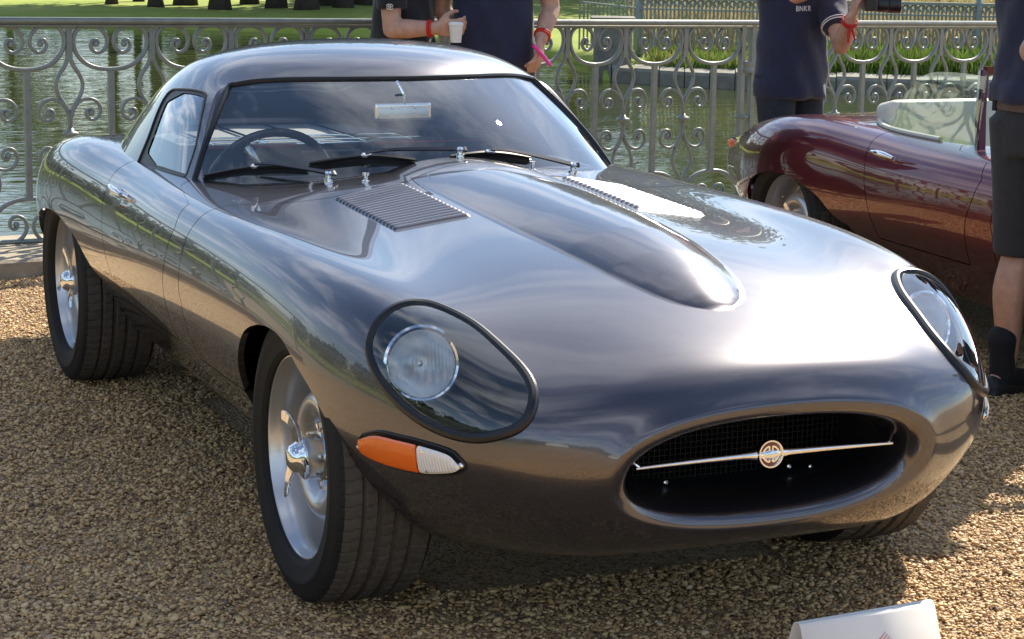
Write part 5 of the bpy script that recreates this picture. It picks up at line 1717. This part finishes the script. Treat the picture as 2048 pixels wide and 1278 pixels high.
def remeshed(name, bm, voxel, mat, parent, smooth_it=6):
    me = bpy.data.meshes.new(name); bmesh.ops.recalc_face_normals(bm, faces=bm.faces[:]); bm.to_mesh(me); bm.free()
    o = bpy.data.objects.new(name, me); COL.objects.link(o)
    r = o.modifiers.new('r', 'REMESH'); r.mode = 'VOXEL'; r.voxel_size = voxel; r.use_smooth_shade = True
    s = o.modifiers.new('s', 'SMOOTH'); s.iterations = smooth_it; s.factor = .5
    dg = bpy.context.evaluated_depsgraph_get()
    m2 = bpy.data.meshes.new_from_object(o.evaluated_get(dg))
    o.modifiers.clear(); o.data = m2; bpy.data.meshes.remove(me)
    m2.materials.clear(); m2.materials.append(mat); m2.polygons.foreach_set('use_smooth', [True] * len(m2.polygons))
    m2.name = name; o.parent = parent
    return o

def bm_ball(bm, c, r, seg=14):
    r = r if isinstance(r, (tuple, list)) else (r, r, r)
    q = bmesh.ops.create_uvsphere(bm, u_segments=seg, v_segments=seg // 2 + 2, radius=1)
    bmesh.ops.transform(bm, matrix=Matrix.Translation(Vector(c)) @ Matrix.Diagonal((*r, 1)), verts=q['verts'])

def bm_limb(bm, pts, rs, n=14):
    P = catmull(np.array([tuple(p) for p in pts]), 5); R = np.interp(np.linspace(0, len(rs) - 1, len(P)), np.arange(len(rs)), rs)
    bm_tube(bm, P, list(R), n)
    bm_ball(bm, P[0], R[0]); bm_ball(bm, P[-1], R[-1])

def bm_rings(bm, rings, n=26):
    """stacked super-ellipse rings (z, cx, cy, rx, ry)"""
    prev = None
    for z, cx, cy, rx, ry in rings:
        cur = []
        for k in range(n):
            a = 2 * math.pi * k / n; c, s = math.cos(a), math.sin(a)
            cur.append(bm.verts.new((cx + rx * math.copysign(abs(c) ** .85, c), cy + ry * math.copysign(abs(s) ** .85, s), z)))
        if prev:
            for k in range(n): bm.faces.new((prev[k], prev[(k + 1) % n], cur[(k + 1) % n], cur[k]))
        else: bm.faces.new(cur[::-1])
        prev = cur
    bm.faces.new(prev)

def add_hand(bm, wrist, direc, palm_n, curl=.6, s=1.0, side=1, spread=.12):
    """palm, four bent fingers and a thumb; palm_n points out of the palm, side = +1 puts the thumb on cross(direc, palm_n)"""
    d = Vector(direc).normalized(); n = Vector(palm_n); n = (n - d * n.dot(d)).normalized(); t = d.cross(n) * side
    w = Vector(wrist)
    for k in range(4):
        off = (1.5 - k) * .0205 * s
        bm_tube(bm, [w + t * off * .55, w + d * .05 * s + t * off * .9, w + d * .088 * s + t * off], [.0145 * s, .0135 * s, .0118 * s], 10)
        Lf = (.074, .082, .076, .060)[k] * s
        p = w + d * .086 * s + t * off; dd = (d + t * (1.5 - k) * spread).normalized()
        pts = [p]; a = 0
        for seg, fr in enumerate((.46, .30, .24)):
            a += curl * (.7 if seg == 0 else .85)
            p = p + (dd * math.cos(a) + n * math.sin(a)) * Lf * fr; pts.append(p)
        bm_tube(bm, pts, [.0112 * s, .0102 * s, .0094 * s, .0074 * s], 9)
        bm_ball(bm, pts[-1], .0076 * s, 8); bm_ball(bm, pts[0], .0115 * s, 8)
    b = w + d * .022 * s + t * .026 * s + n * .006 * s
    th = [b, b + (d * .6 + t * .7 + n * .25) * .036 * s, b + (d * .85 + t * .55 + n * .55) * .064 * s, b + (d * .95 + t * .30 + n * .8) * .086 * s]
    bm_tube(bm, th, [.0165 * s, .0135 * s, .0112 * s, .0090 * s], 10); bm_ball(bm, th[-1], .0092 * s, 8)
    bm_ball(bm, w + d * .01, .021 * s, 12)

def person(label, loc, heading, H=1.76, arms=None, bottoms='trousers', top='navy', bottom_mat='charcoal', group=None, stance=.10, build=1.0, hands=None, hem=.80):
    """stands facing +y of its own frame; arms: {side: (elbow, wrist)} in world space (side -1 = its left)"""
    P = empty('person', loc, heading, label, 'person', group)
    k = H / 1.76
    Wi = (Matrix.Translation(Vector(loc)) @ Matrix.Rotation(heading, 4, 'Z')).inverted()
    J = {}
    for s in (-1, 1):
        J['sh', s] = Vector((s * .185 * build, -.01, 1.445)) * k
        J['el', s] = Vector((s * .245, -.03, 1.14)) * k; J['wr', s] = Vector((s * .255, .05, .90)) * k
        if arms and s in arms:
            J['el', s] = Wi @ Vector(arms[s][0]); J['wr', s] = Wi @ Vector(arms[s][1])
            if len(arms[s]) > 2: J['sh', s] = Wi @ Vector(arms[s][2])
        J['hip', s] = Vector((s * .092, 0, .90)) * k; J['kn', s] = Vector((s * (stance + .005), .025, .49)) * k; J['an', s] = Vector((s * (stance + .01), -.02, .085)) * k
    bm = bmesh.new()
    # head and neck
    hc = Vector((0, .035, 1.645)) * k
    bm_ball(bm, hc, (.076 * k, .096 * k, .108 * k), 20); bm_ball(bm, hc + Vector((0, .028, -.062)) * k, (.056 * k, .062 * k, .058 * k), 16)
    bm_ball(bm, hc + Vector((0, .102, -.018)) * k, (.013 * k, .020 * k, .022 * k), 10)
    bm_ball(bm, hc + Vector((0, .088, -.062)) * k, (.026 * k, .012 * k, .010 * k), 10)
    for s in (-1, 1): bm_ball(bm, hc + Vector((s * .078, -.005, -.012)) * k, (.010 * k, .020 * k, .032 * k), 10)
    bm_limb(bm, [Vector((0, -.005, 1.44)) * k, Vector((0, .012, 1.53)) * k, Vector((0, .026, 1.60)) * k], [.068 * k, .058 * k, .056 * k])
    bm_rings(bm, [(.86 * k, 0, 0, .15 * build * k, .10 * build * k), (1.05 * k, 0, .0, .145 * build * k, .10 * build * k), (1.28 * k, 0, 0, .165 * build * k, .11 * build * k), (1.42 * k, 0, -.01, .15 * build * k, .085 * k), (1.47 * k, 0, -.01, .08 * k, .06 * k)])
    for s in (-1, 1):
        bm_limb(bm, [J['sh', s], J['sh', s].lerp(J['el', s], .5), J['el', s]], [.054 * build * k, .049 * build * k, .041 * k])
        bm_limb(bm, [J['el', s], J['el', s].lerp(J['wr', s], .35), J['wr', s]], [.042 * k, .043 * build * k, .028 * k])
        bm_limb(bm, [J['hip', s], J['hip', s].lerp(J['kn', s], .5), J['kn', s]], [.085 * k, .072 * k, .053 * k])
        bm_limb(bm, [J['kn', s], J['kn', s].lerp(J['an', s], .33) + Vector((0, -.022, 0)), J['kn', s].lerp(J['an', s], .7), J['an', s]], [.052 * k, .057 * k, .042 * k, .036 * k])
        bm_limb(bm, [J['an', s] + Vector((0, -.03, -.03)), J['an', s] + Vector((0, .07, -.05)), J['an', s] + Vector((s * .01, .15, -.062))], [.032, .024, .016])
        hd = (hands or {}).get(s, {})
        d = (J['wr', s] - J['el', s]).normalized(); R3 = Wi.to_3x3()
        dd = (R3 @ Vector(hd['dir'])) if 'dir' in hd else d
        nn = (R3 @ Vector(hd['palm'])) if 'palm' in hd else Vector((-s, 0, 0))
        add_hand(bm, J['wr', s], dd, nn, hd.get('curl', .35), k, hd.get('side', -s), hd.get('spread', .05))
    remeshed('body', bm, .0068, M['skin'], P, 3)
    for s in (-1, 1):
        e = lathe_obj('eye', [(0, -.012), (.012, 0), (.0105, .006), (.006, .0105), (0, .012)], M['eye'], P, 14)
        e.matrix_local = Matrix.Translation(hc + Vector((s * .030, .083, .004)) * k) @ Matrix.Rotation(R_(-90), 4, 'X')
        i = lathe_obj('iris', [(.0055, .0112), (0, .0128)], M['iris'], e, 12); i.matrix_local = Matrix()
    bm = bmesh.new()
    bm_ball(bm, hc + Vector((0, -.016, .030)) * k, (.083 * k, .094 * k, .092 * k), 20)
    bm_ball(bm, hc + Vector((0, -.045, -.01)) * k, (.078 * k, .062 * k, .085 * k), 16)
    remeshed('hair', bm, .008, M['hair'], P, 2)
    # shirt with short sleeves, loose at the hem
    bm = bmesh.new(); hz = hem * k
    bm_rings(bm, [(hz, 0, .0, .187 * build * k, .138 * build * k), (hz + .06, 0, .002, .188 * build * k, .139 * build * k), (1.02 * k, 0, .004, .178 * build * k, .130 * build * k), (1.15 * k, 0, .004, .176 * build * k, .124 * build * k), (1.30 * k, 0, .004, .190 * build * k, .130 * build * k), (1.40 * k, 0, -.004, .185 * build * k, .108 * k), (1.465 * k, 0, -.008, .120 * k, .080 * k), (1.50 * k, 0, -.002, .070 * k, .066 * k)])
    for s in (-1, 1):
        e = J['sh', s].lerp(J['el', s], .80)
        bm_tube(bm, [J['sh', s] - (J['el', s] - J['sh', s]) * .12, J['sh', s].lerp(J['el', s], .35), e], [.072 * build * k, .070 * build * k, .066 * build * k], 18)
    rr = random.Random(hash(label) % 1000)
    shirt = remeshed('shirt', bm, .0095, M[top], P, 5)
    # soft folds
    co = np.empty(len(shirt.data.vertices) * 3, np.float32); shirt.data.vertices.foreach_get('co', co); co = co.reshape(-1, 3)
    nr = np.empty_like(co).ravel(); shirt.data.vertices.foreach_get('normal', nr); nr = nr.reshape(-1, 3)
    ph = rr.uniform(0, 9)
    d = .006 * np.sin(co[:, 2] * 38 + 9 * co[:, 0] + ph + 2.2 * np.sin(co[:, 0] * 14 + ph)) * np.clip(1.25 - co[:, 2], .1, .6) / .6 + .004 * np.sin(co[:, 0] * 46 - co[:, 2] * 22 + ph)
    shirt.data.vertices.foreach_set('co', (co + nr * d[:, None]).astype(np.float32).ravel()); shirt.data.update()
    collar = bmesh.new(); bm_tube(collar, [((.073) * k * math.cos(a), (.064 * math.sin(a) + .004) * k, (1.497 + .012 * math.sin(-a)) * k) for a in np.linspace(0, 2 * math.pi, 24, endpoint=False)], .011, 8, closed=True)
    bm_obj('collar', collar, M[top], P)
    # trousers or shorts
    bm = bmesh.new()
    bm_rings(bm, [(.80 * k, 0, 0, .165 * build * k, .115 * k), (.90 * k, 0, 0, .166 * build * k, .118 * build * k), (.985 * k, 0, 0, .160 * build * k, .112 * build * k), (1.0 * k, 0, 0, .158 * build * k, .110 * build * k)])
    for s in (-1, 1):
        if bottoms == 'shorts':
            e = J['hip', s].lerp(J['kn', s], 1.04)
            bm_tube(bm, [J['hip', s] + Vector((0, -.012, .02)), J['hip', s].lerp(J['kn', s], .5), e], [.110 * k, .098 * k, .088 * k], 18)
        else:
            bm_tube(bm, [J['hip', s] + Vector((0, -.01, .02)), J['hip', s].lerp(J['kn', s], .5), J['kn', s], J['kn', s].lerp(J['an', s], .5), J['an', s] + Vector((0, .01, -.03))], [.108 * k, .092 * k, .074 * k, .070 * k, .066 * k], 18)
    tr = remeshed('shorts' if bottoms == 'shorts' else 'trousers', bm, .0095, M[bottom_mat], P, 4)
    for s in (-1, 1):
        a = J['an', s]
        bm = bmesh.new()
        bm_limb(bm, [a + Vector((0, -.045, -.045)), a + Vector((s * .003, .06, -.043)), a + Vector((s * .012, .165, -.052))], [.041, .043, .033])
        bm_box(bm, a + Vector((s * .006, .06, -.076)), (.088, .285, .022))
        remeshed('shoe', bm, .008, M['shoe'], P, 3)
        if bottoms == 'shorts':
            bm = bmesh.new(); bm_limb(bm, [a + Vector((0, .0, -.02)), a + Vector((0, -.006, .06)), a + Vector((0, -.012, .115))], [.044, .043, .050]); bm_limb(bm, [a + Vector((0, .0, -.02)), a + Vector((s * .003, .085, -.038))], [.044, .044]); remeshed('sock', bm, .008, M['sock'], P, 3)
    return P, Wi, J

def on_surface(o, target):
    """where the line from a viewpoint in front of the person meets a piece of clothing"""
    dg = bpy.context.view_layer; dg.update()
    me = o.data; mw = o.matrix_world
    b = BVHTree.FromPolygons([mw @ v.co for v in me.vertices], [tuple(p.vertices) for p in me.polygons])
    c = Vector(CAM_POS); d = (Vector(target) - c).normalized()
    h = b.ray_cast(c, d)
    return h[0], h[1]

def text_mesh(name, body, size, mat, extrude=.0012, spacing=1.0):
    cu = bpy.data.curves.new(name, 'FONT'); cu.body = body; cu.size = size; cu.extrude = extrude; cu.align_x = 'CENTER'; cu.align_y = 'CENTER'; cu.space_character = spacing
    o = bpy.data.objects.new(name, cu); COL.objects.link(o)
    me = bpy.data.meshes.new_from_object(o.evaluated_get(bpy.context.evaluated_depsgraph_get()))
    bpy.data.objects.remove(o); bpy.data.curves.remove(cu)
    me.materials.clear(); me.materials.append(mat)
    o = bpy.data.objects.new(name, me); COL.objects.link(o); return o

def stick_on(o, parent, hit, nrm, up=Vector((0, 0, 1))):
    z = nrm.normalized(); x = up.cross(z).normalized(); y = z.cross(x)
    m = Matrix((x, y, z)).transposed().to_4x4(); m.translation = hit + z * .006
    o.parent = parent
    bpy.context.view_layer.update()
    o.matrix_local = parent.matrix_world.inverted() @ m

def wrist_band(P, J, s, tassel=False):
    d = (J['wr', s] - J['el', s]).normalized(); c = J['wr', s] - d * .03
    a = d.cross(Vector((0, 0, 1))).normalized(); b = d.cross(a)
    bm = bmesh.new()
    for off in (-.005, .006):
        bm_tube(bm, [c + d * off + (a * math.cos(t) + b * math.sin(t)) * .0345 for t in np.linspace(0, 2 * math.pi, 24, endpoint=False)], .0058, 8, closed=True)
    if tassel:
        q = c + b * .034
        Wz = Vector((0, 0, -1))
        bm_tube(bm, [q, q + Wz * .03 + a * .01, q + Wz * .075 + a * .012], [.006, .008, .004], 8)
        bm_tube(bm, [q, q + Wz * .03 - a * .012, q + Wz * .06 - a * .02], [.005, .006, .003], 8)
    bm_obj('wristband', bm, M['red_band'], P)

RIGHT = Vector((.402, .916, 0)); TOCAM = Vector((.916, -.402, 0))
def face(v): return math.atan2(v.y, v.x) - R_(90)

# man with the cup, seen from his right side
P, Wi, J = person('man in black polo holding a white paper cup behind the coupe roof', (-4.93, 1.34, -.04), face(RIGHT + TOCAM * .25), 1.80, {1: ((-4.735, 1.215, 1.0), (-4.615, 1.385, 1.008))}, top='black_cloth', bottom_mat='black_cloth', build=1.03,
                  hands={1: dict(dir=(.25, .95, .04), palm=(-.9, .35, .25), curl=.62, side=1)})
wrist_band(P, J, 1)
sl = [c for c in P.children if c.name.startswith('shirt')][0]
h, n = on_surface(sl, (-4.775, 1.22, 1.10))
if h is not None:
    e = emblem('sleeve_emblem', P, M['white'], .0012, .019); stick_on(e, P, h, n)
cup = empty('paper_cup', (-4.545, 1.452, .948), 0, 'white paper cup with a lid in the hand of the man in black', 'cup')
lathe_obj('cup_body', [(0, 0), (.027, 0), (.037, .092), (.0345, .092), (.026, .004), (0, .004)], M['paper'], cup, 32)
cup.scale = (.88, .88, .88)
lathe_obj('lid', [(.0385, .088), (.0395, .093), (.0375, .098), (.034, .103), (.031, .103), (.030, .098), (0, .098)], M['white'], cup, 32)

# man in navy polo, hand on hip with a pink vape
P, Wi, J = person('man in navy polo with hand at his hip holding a pink vape', (-4.78, 1.735, -.05), face(TOCAM + RIGHT * -.15), 1.84, {-1: ((-4.69, 1.985, 1.09), (-4.575, 1.885, .955)), 1: ((-5.0, 1.56, 1.08), (-4.95, 1.66, .9))}, build=1.02,
                  hands={-1: dict(dir=(.35, -.25, -.85), palm=(-.6, -.7, 0), curl=.5, side=1), 1: dict(curl=.4)}, hem=.82)
wrist_band(P, J, -1)
v = empty('vape_pen', (-4.497, 1.862, .885), 0, 'pink vape pen held by the man in the navy polo', 'vape')
tube_obj('barrel', [(-.045 * RIGHT.x, -.045 * RIGHT.y, .05), (0, 0, 0), (.03 * RIGHT.x, .03 * RIGHT.y, -.035)], [.0095, .0095, .0085], M['pink'], v, 12)
tube_obj('mouthpiece', [(.03 * RIGHT.x, .03 * RIGHT.y, -.035), (.04 * RIGHT.x, .04 * RIGHT.y, -.047)], [.007, .005], M['pink'], v, 12)

# photographer beyond the roadster
P, Wi, J = person('photographer in navy polo raising a black camera behind the maroon roadster', (-4.46, 3.15, -.10), face(TOCAM * .8 + RIGHT * .6), 1.70, {-1: ((-4.155, 3.235, .935), (-4.04, 3.21, 1.075)), 1: ((-4.42, 3.02, 1.13), (-4.18, 3.19, 1.22))}, bottom_mat='denim', build=1.06,
                  hands={-1: dict(dir=(.3, .12, .9), palm=(.2, .95, .1), curl=.5, side=1)}, hem=.80)
wrist_band(P, J, -1, True)
sh = [c for c in P.children if c.name.startswith('shirt')][0]
h, n = on_surface(sh, (-4.314, 3.114, 1.10))
if h is not None:
    t = text_mesh('chest_lettering', 'BNKR', .036, M['white'], spacing=1.12); stick_on(t, P, h, n)
for s_ in (-1, 1):
    d = (J['el', s_] - J['sh', s_]); c0 = J['sh', s_] + d * .78; dn = d.normalized(); a = dn.cross(Vector((0, 1, 0))).normalized(); b = dn.cross(a)
    for off in (-.004, -.018):
        bm = bmesh.new(); bm_tube(bm, [c0 + dn * off + (a * math.cos(t) + b * math.sin(t)) * .0705 for t in np.linspace(0, 2 * math.pi, 28, endpoint=False)], .0028, 6, closed=True)
        bm_obj('sleeve_stripe', bm, M['white'], P)
cm = empty('camera_body', (-3.955, 3.285, 1.135), face(RIGHT), 'black camera with a fat lens in the photographer\'s hand', 'camera')
box_obj('body', (0, -.03, .02), (.135, .055, .095), M['lens_black'], cm, bevel=.012, seg=3)
o = lathe_obj('lens', [(.030, 0), (.034, .01), (.036, .05), (.034, .055), (.038, .06), (.040, .11), (.036, .112), (.033, .10), (0, .096)], M['lens_black'], cm, 36); o.matrix_local = Matrix.Rotation(R_(-90), 4, 'X')
box_obj('viewfinder', (0, -.03, .08), (.05, .05, .035), M['lens_black'], cm, bevel=.008)

# bystander at the right-hand edge, in shorts
P, Wi, J = person('bystander in navy polo and dark shorts with black socks beside the maroon roadster', (-1.163, 2.142, -.035), face(RIGHT * .75 - TOCAM * .55), 1.80, {-1: ((-1.16, 2.35, 1.12), (-.95, 2.40, 1.05)), 1: ((-1.06, 1.985, 1.13), (-.89, 2.23, 1.07))}, bottoms='shorts', bottom_mat='charcoal', build=1.08, hem=.965)
bm = bmesh.new(); k = 1.80 / 1.76
bm_bar(bm, [(.170 * 1.08 * k * math.cos(a), .121 * 1.08 * k * math.sin(a), .962 * k) for a in np.linspace(0, 2 * math.pi, 36, endpoint=False)], .006, .040, up=Vector((0, 0, 1)), closed=True)
bm_obj('belt', bm, M['belt'], P)
for a in (.4, 1.5, 2.6, 3.8, 5.2):
    bm = bmesh.new(); bm_box(bm, (.175 * 1.08 * k * math.cos(a), .126 * 1.08 * k * math.sin(a), .962 * k), (.014, .014, .056)); bm_obj('belt_loop', bm, M['charcoal'], P, smooth=False)
# two people just outside the picture whose shadows fall on the gravel
for i, (x, y, hdg) in enumerate(((-.30, 2.50, 2.6), (.28, 2.75, 2.2))):
    person(('onlooker in charcoal top standing by the roadster door', 'onlooker in navy top standing nearer the photographer')[i], (x, y, -.03), hdg, 1.76 - .05 * i, top=('charcoal', 'navy')[i], bottom_mat='denim')

# ------------------------------------------------------------------ folded card in the foreground
card = empty('tent_card', (1.0, .10, 0), 0, 'white folded card with a red crest standing on the gravel', 'card')
_a, _b = Vector((1.010, -.062, .18)), Vector((.985, .266, .18))
_a.z = _b.z = .18
_dir = (_b - _a).normalized(); _out = Vector((_dir.y, -_dir.x, 0))
if _out.dot(Vector(CAM_POS) - _a) < 0: _out = -_out
card.location = (_a.x, _a.y, 0)
def card_sheet(sgn):
    V = []; F = []
    prof = [(.0, .0)] if False else [(0.003 * sgn, .180), (.008 * sgn, .1785), (.013 * sgn, .172), (.040 * sgn, .10), (.075 * sgn, .004)]
    for d, z in prof:
        for t in (0.0, 1.0):
            q = (_b - _a) * t + _out * d; V.append((q.x, q.y, z))
    n = len(prof)
    for i in range(n - 1): F.append((2 * i, 2 * i + 1, 2 * i + 3, 2 * i + 2))
    return V, F
for sgn in (1, -1):
    V, F = card_sheet(sgn)
    o = mesh_of('front_leaf' if sgn > 0 else 'back_leaf', V, F, M['paper'], True, card)
    sd = o.modifiers.new('thick', 'SOLIDIFY'); sd.thickness = .0016; sd.offset = 0
V, F = [], []
for d, z in ((-.003, .180), (0, .1806), (.003, .180)):
    for t in (0, 1):
        q = (_b - _a) * t + _out * d; V.append((q.x, q.y, z))
o = mesh_of('fold', V, [(0, 1, 3, 2), (2, 3, 5, 4)], M['paper'], True, card); sd = o.modifiers.new('thick', 'SOLIDIFY'); sd.thickness = .0016; sd.offset = 0
# red crest printed on the front leaf: a head and a spread wing of fine strokes
M['crest_red'] = pmat('crest_red', (.62, .10, .10), .6)
def leaf_pt(u, w):
    """u along the ridge 0..1, w metres down the front leaf from its bend"""
    L = Vector((0, 0, 0)) + (_b - _a) * u
    d0, z0, d1, z1 = .013, .172, .040, .10
    t = w / math.hypot(d1 - d0, z1 - z0)
    return L + _out * (d0 + (d1 - d0) * t) + Vector((0, 0, z0 + (z1 - z0) * t))
_n = (_dir.cross(leaf_pt(0, .05) - leaf_pt(0, 0))).normalized()
if _n.dot(_out) < 0: _n = -_n
bm = bmesh.new()
def ink(pts, w):
    bm_bar(bm, [leaf_pt(u, v) + _n * .0013 for u, v in pts], w, .0006, up=_n)
for k in range(6):
    u0, v0 = .485 + .012 * k, .054 + .004 * k
    pts = [(u0 + .115 * t, v0 - (.020 - .001 * k) * t + .012 * (1 - t) * t) for t in np.linspace(0, 1, 7)]
    ink(pts, [.0030 * (1 - .75 * t) for t in np.linspace(0, 1, 7)])
    pts = [(.43 - .006 * k - .085 * t, v0 + .004 - (.014 - .001 * k) * t) for t in np.linspace(0, 1, 6)]
    if k: ink(pts, [.0026 * (1 - .7 * t) for t in np.linspace(0, 1, 6)])
ring_ = [(.455 + .030 * math.cos(a), .052 + .0085 * math.sin(a)) for a in np.linspace(0, 2 * math.pi, 16)]
ink(ring_, .0022)
ink([(.455, .060), (.455, .074), (.450, .086)], .010)
bm_obj('crest', bm, M['crest_red'], card, smooth=False)
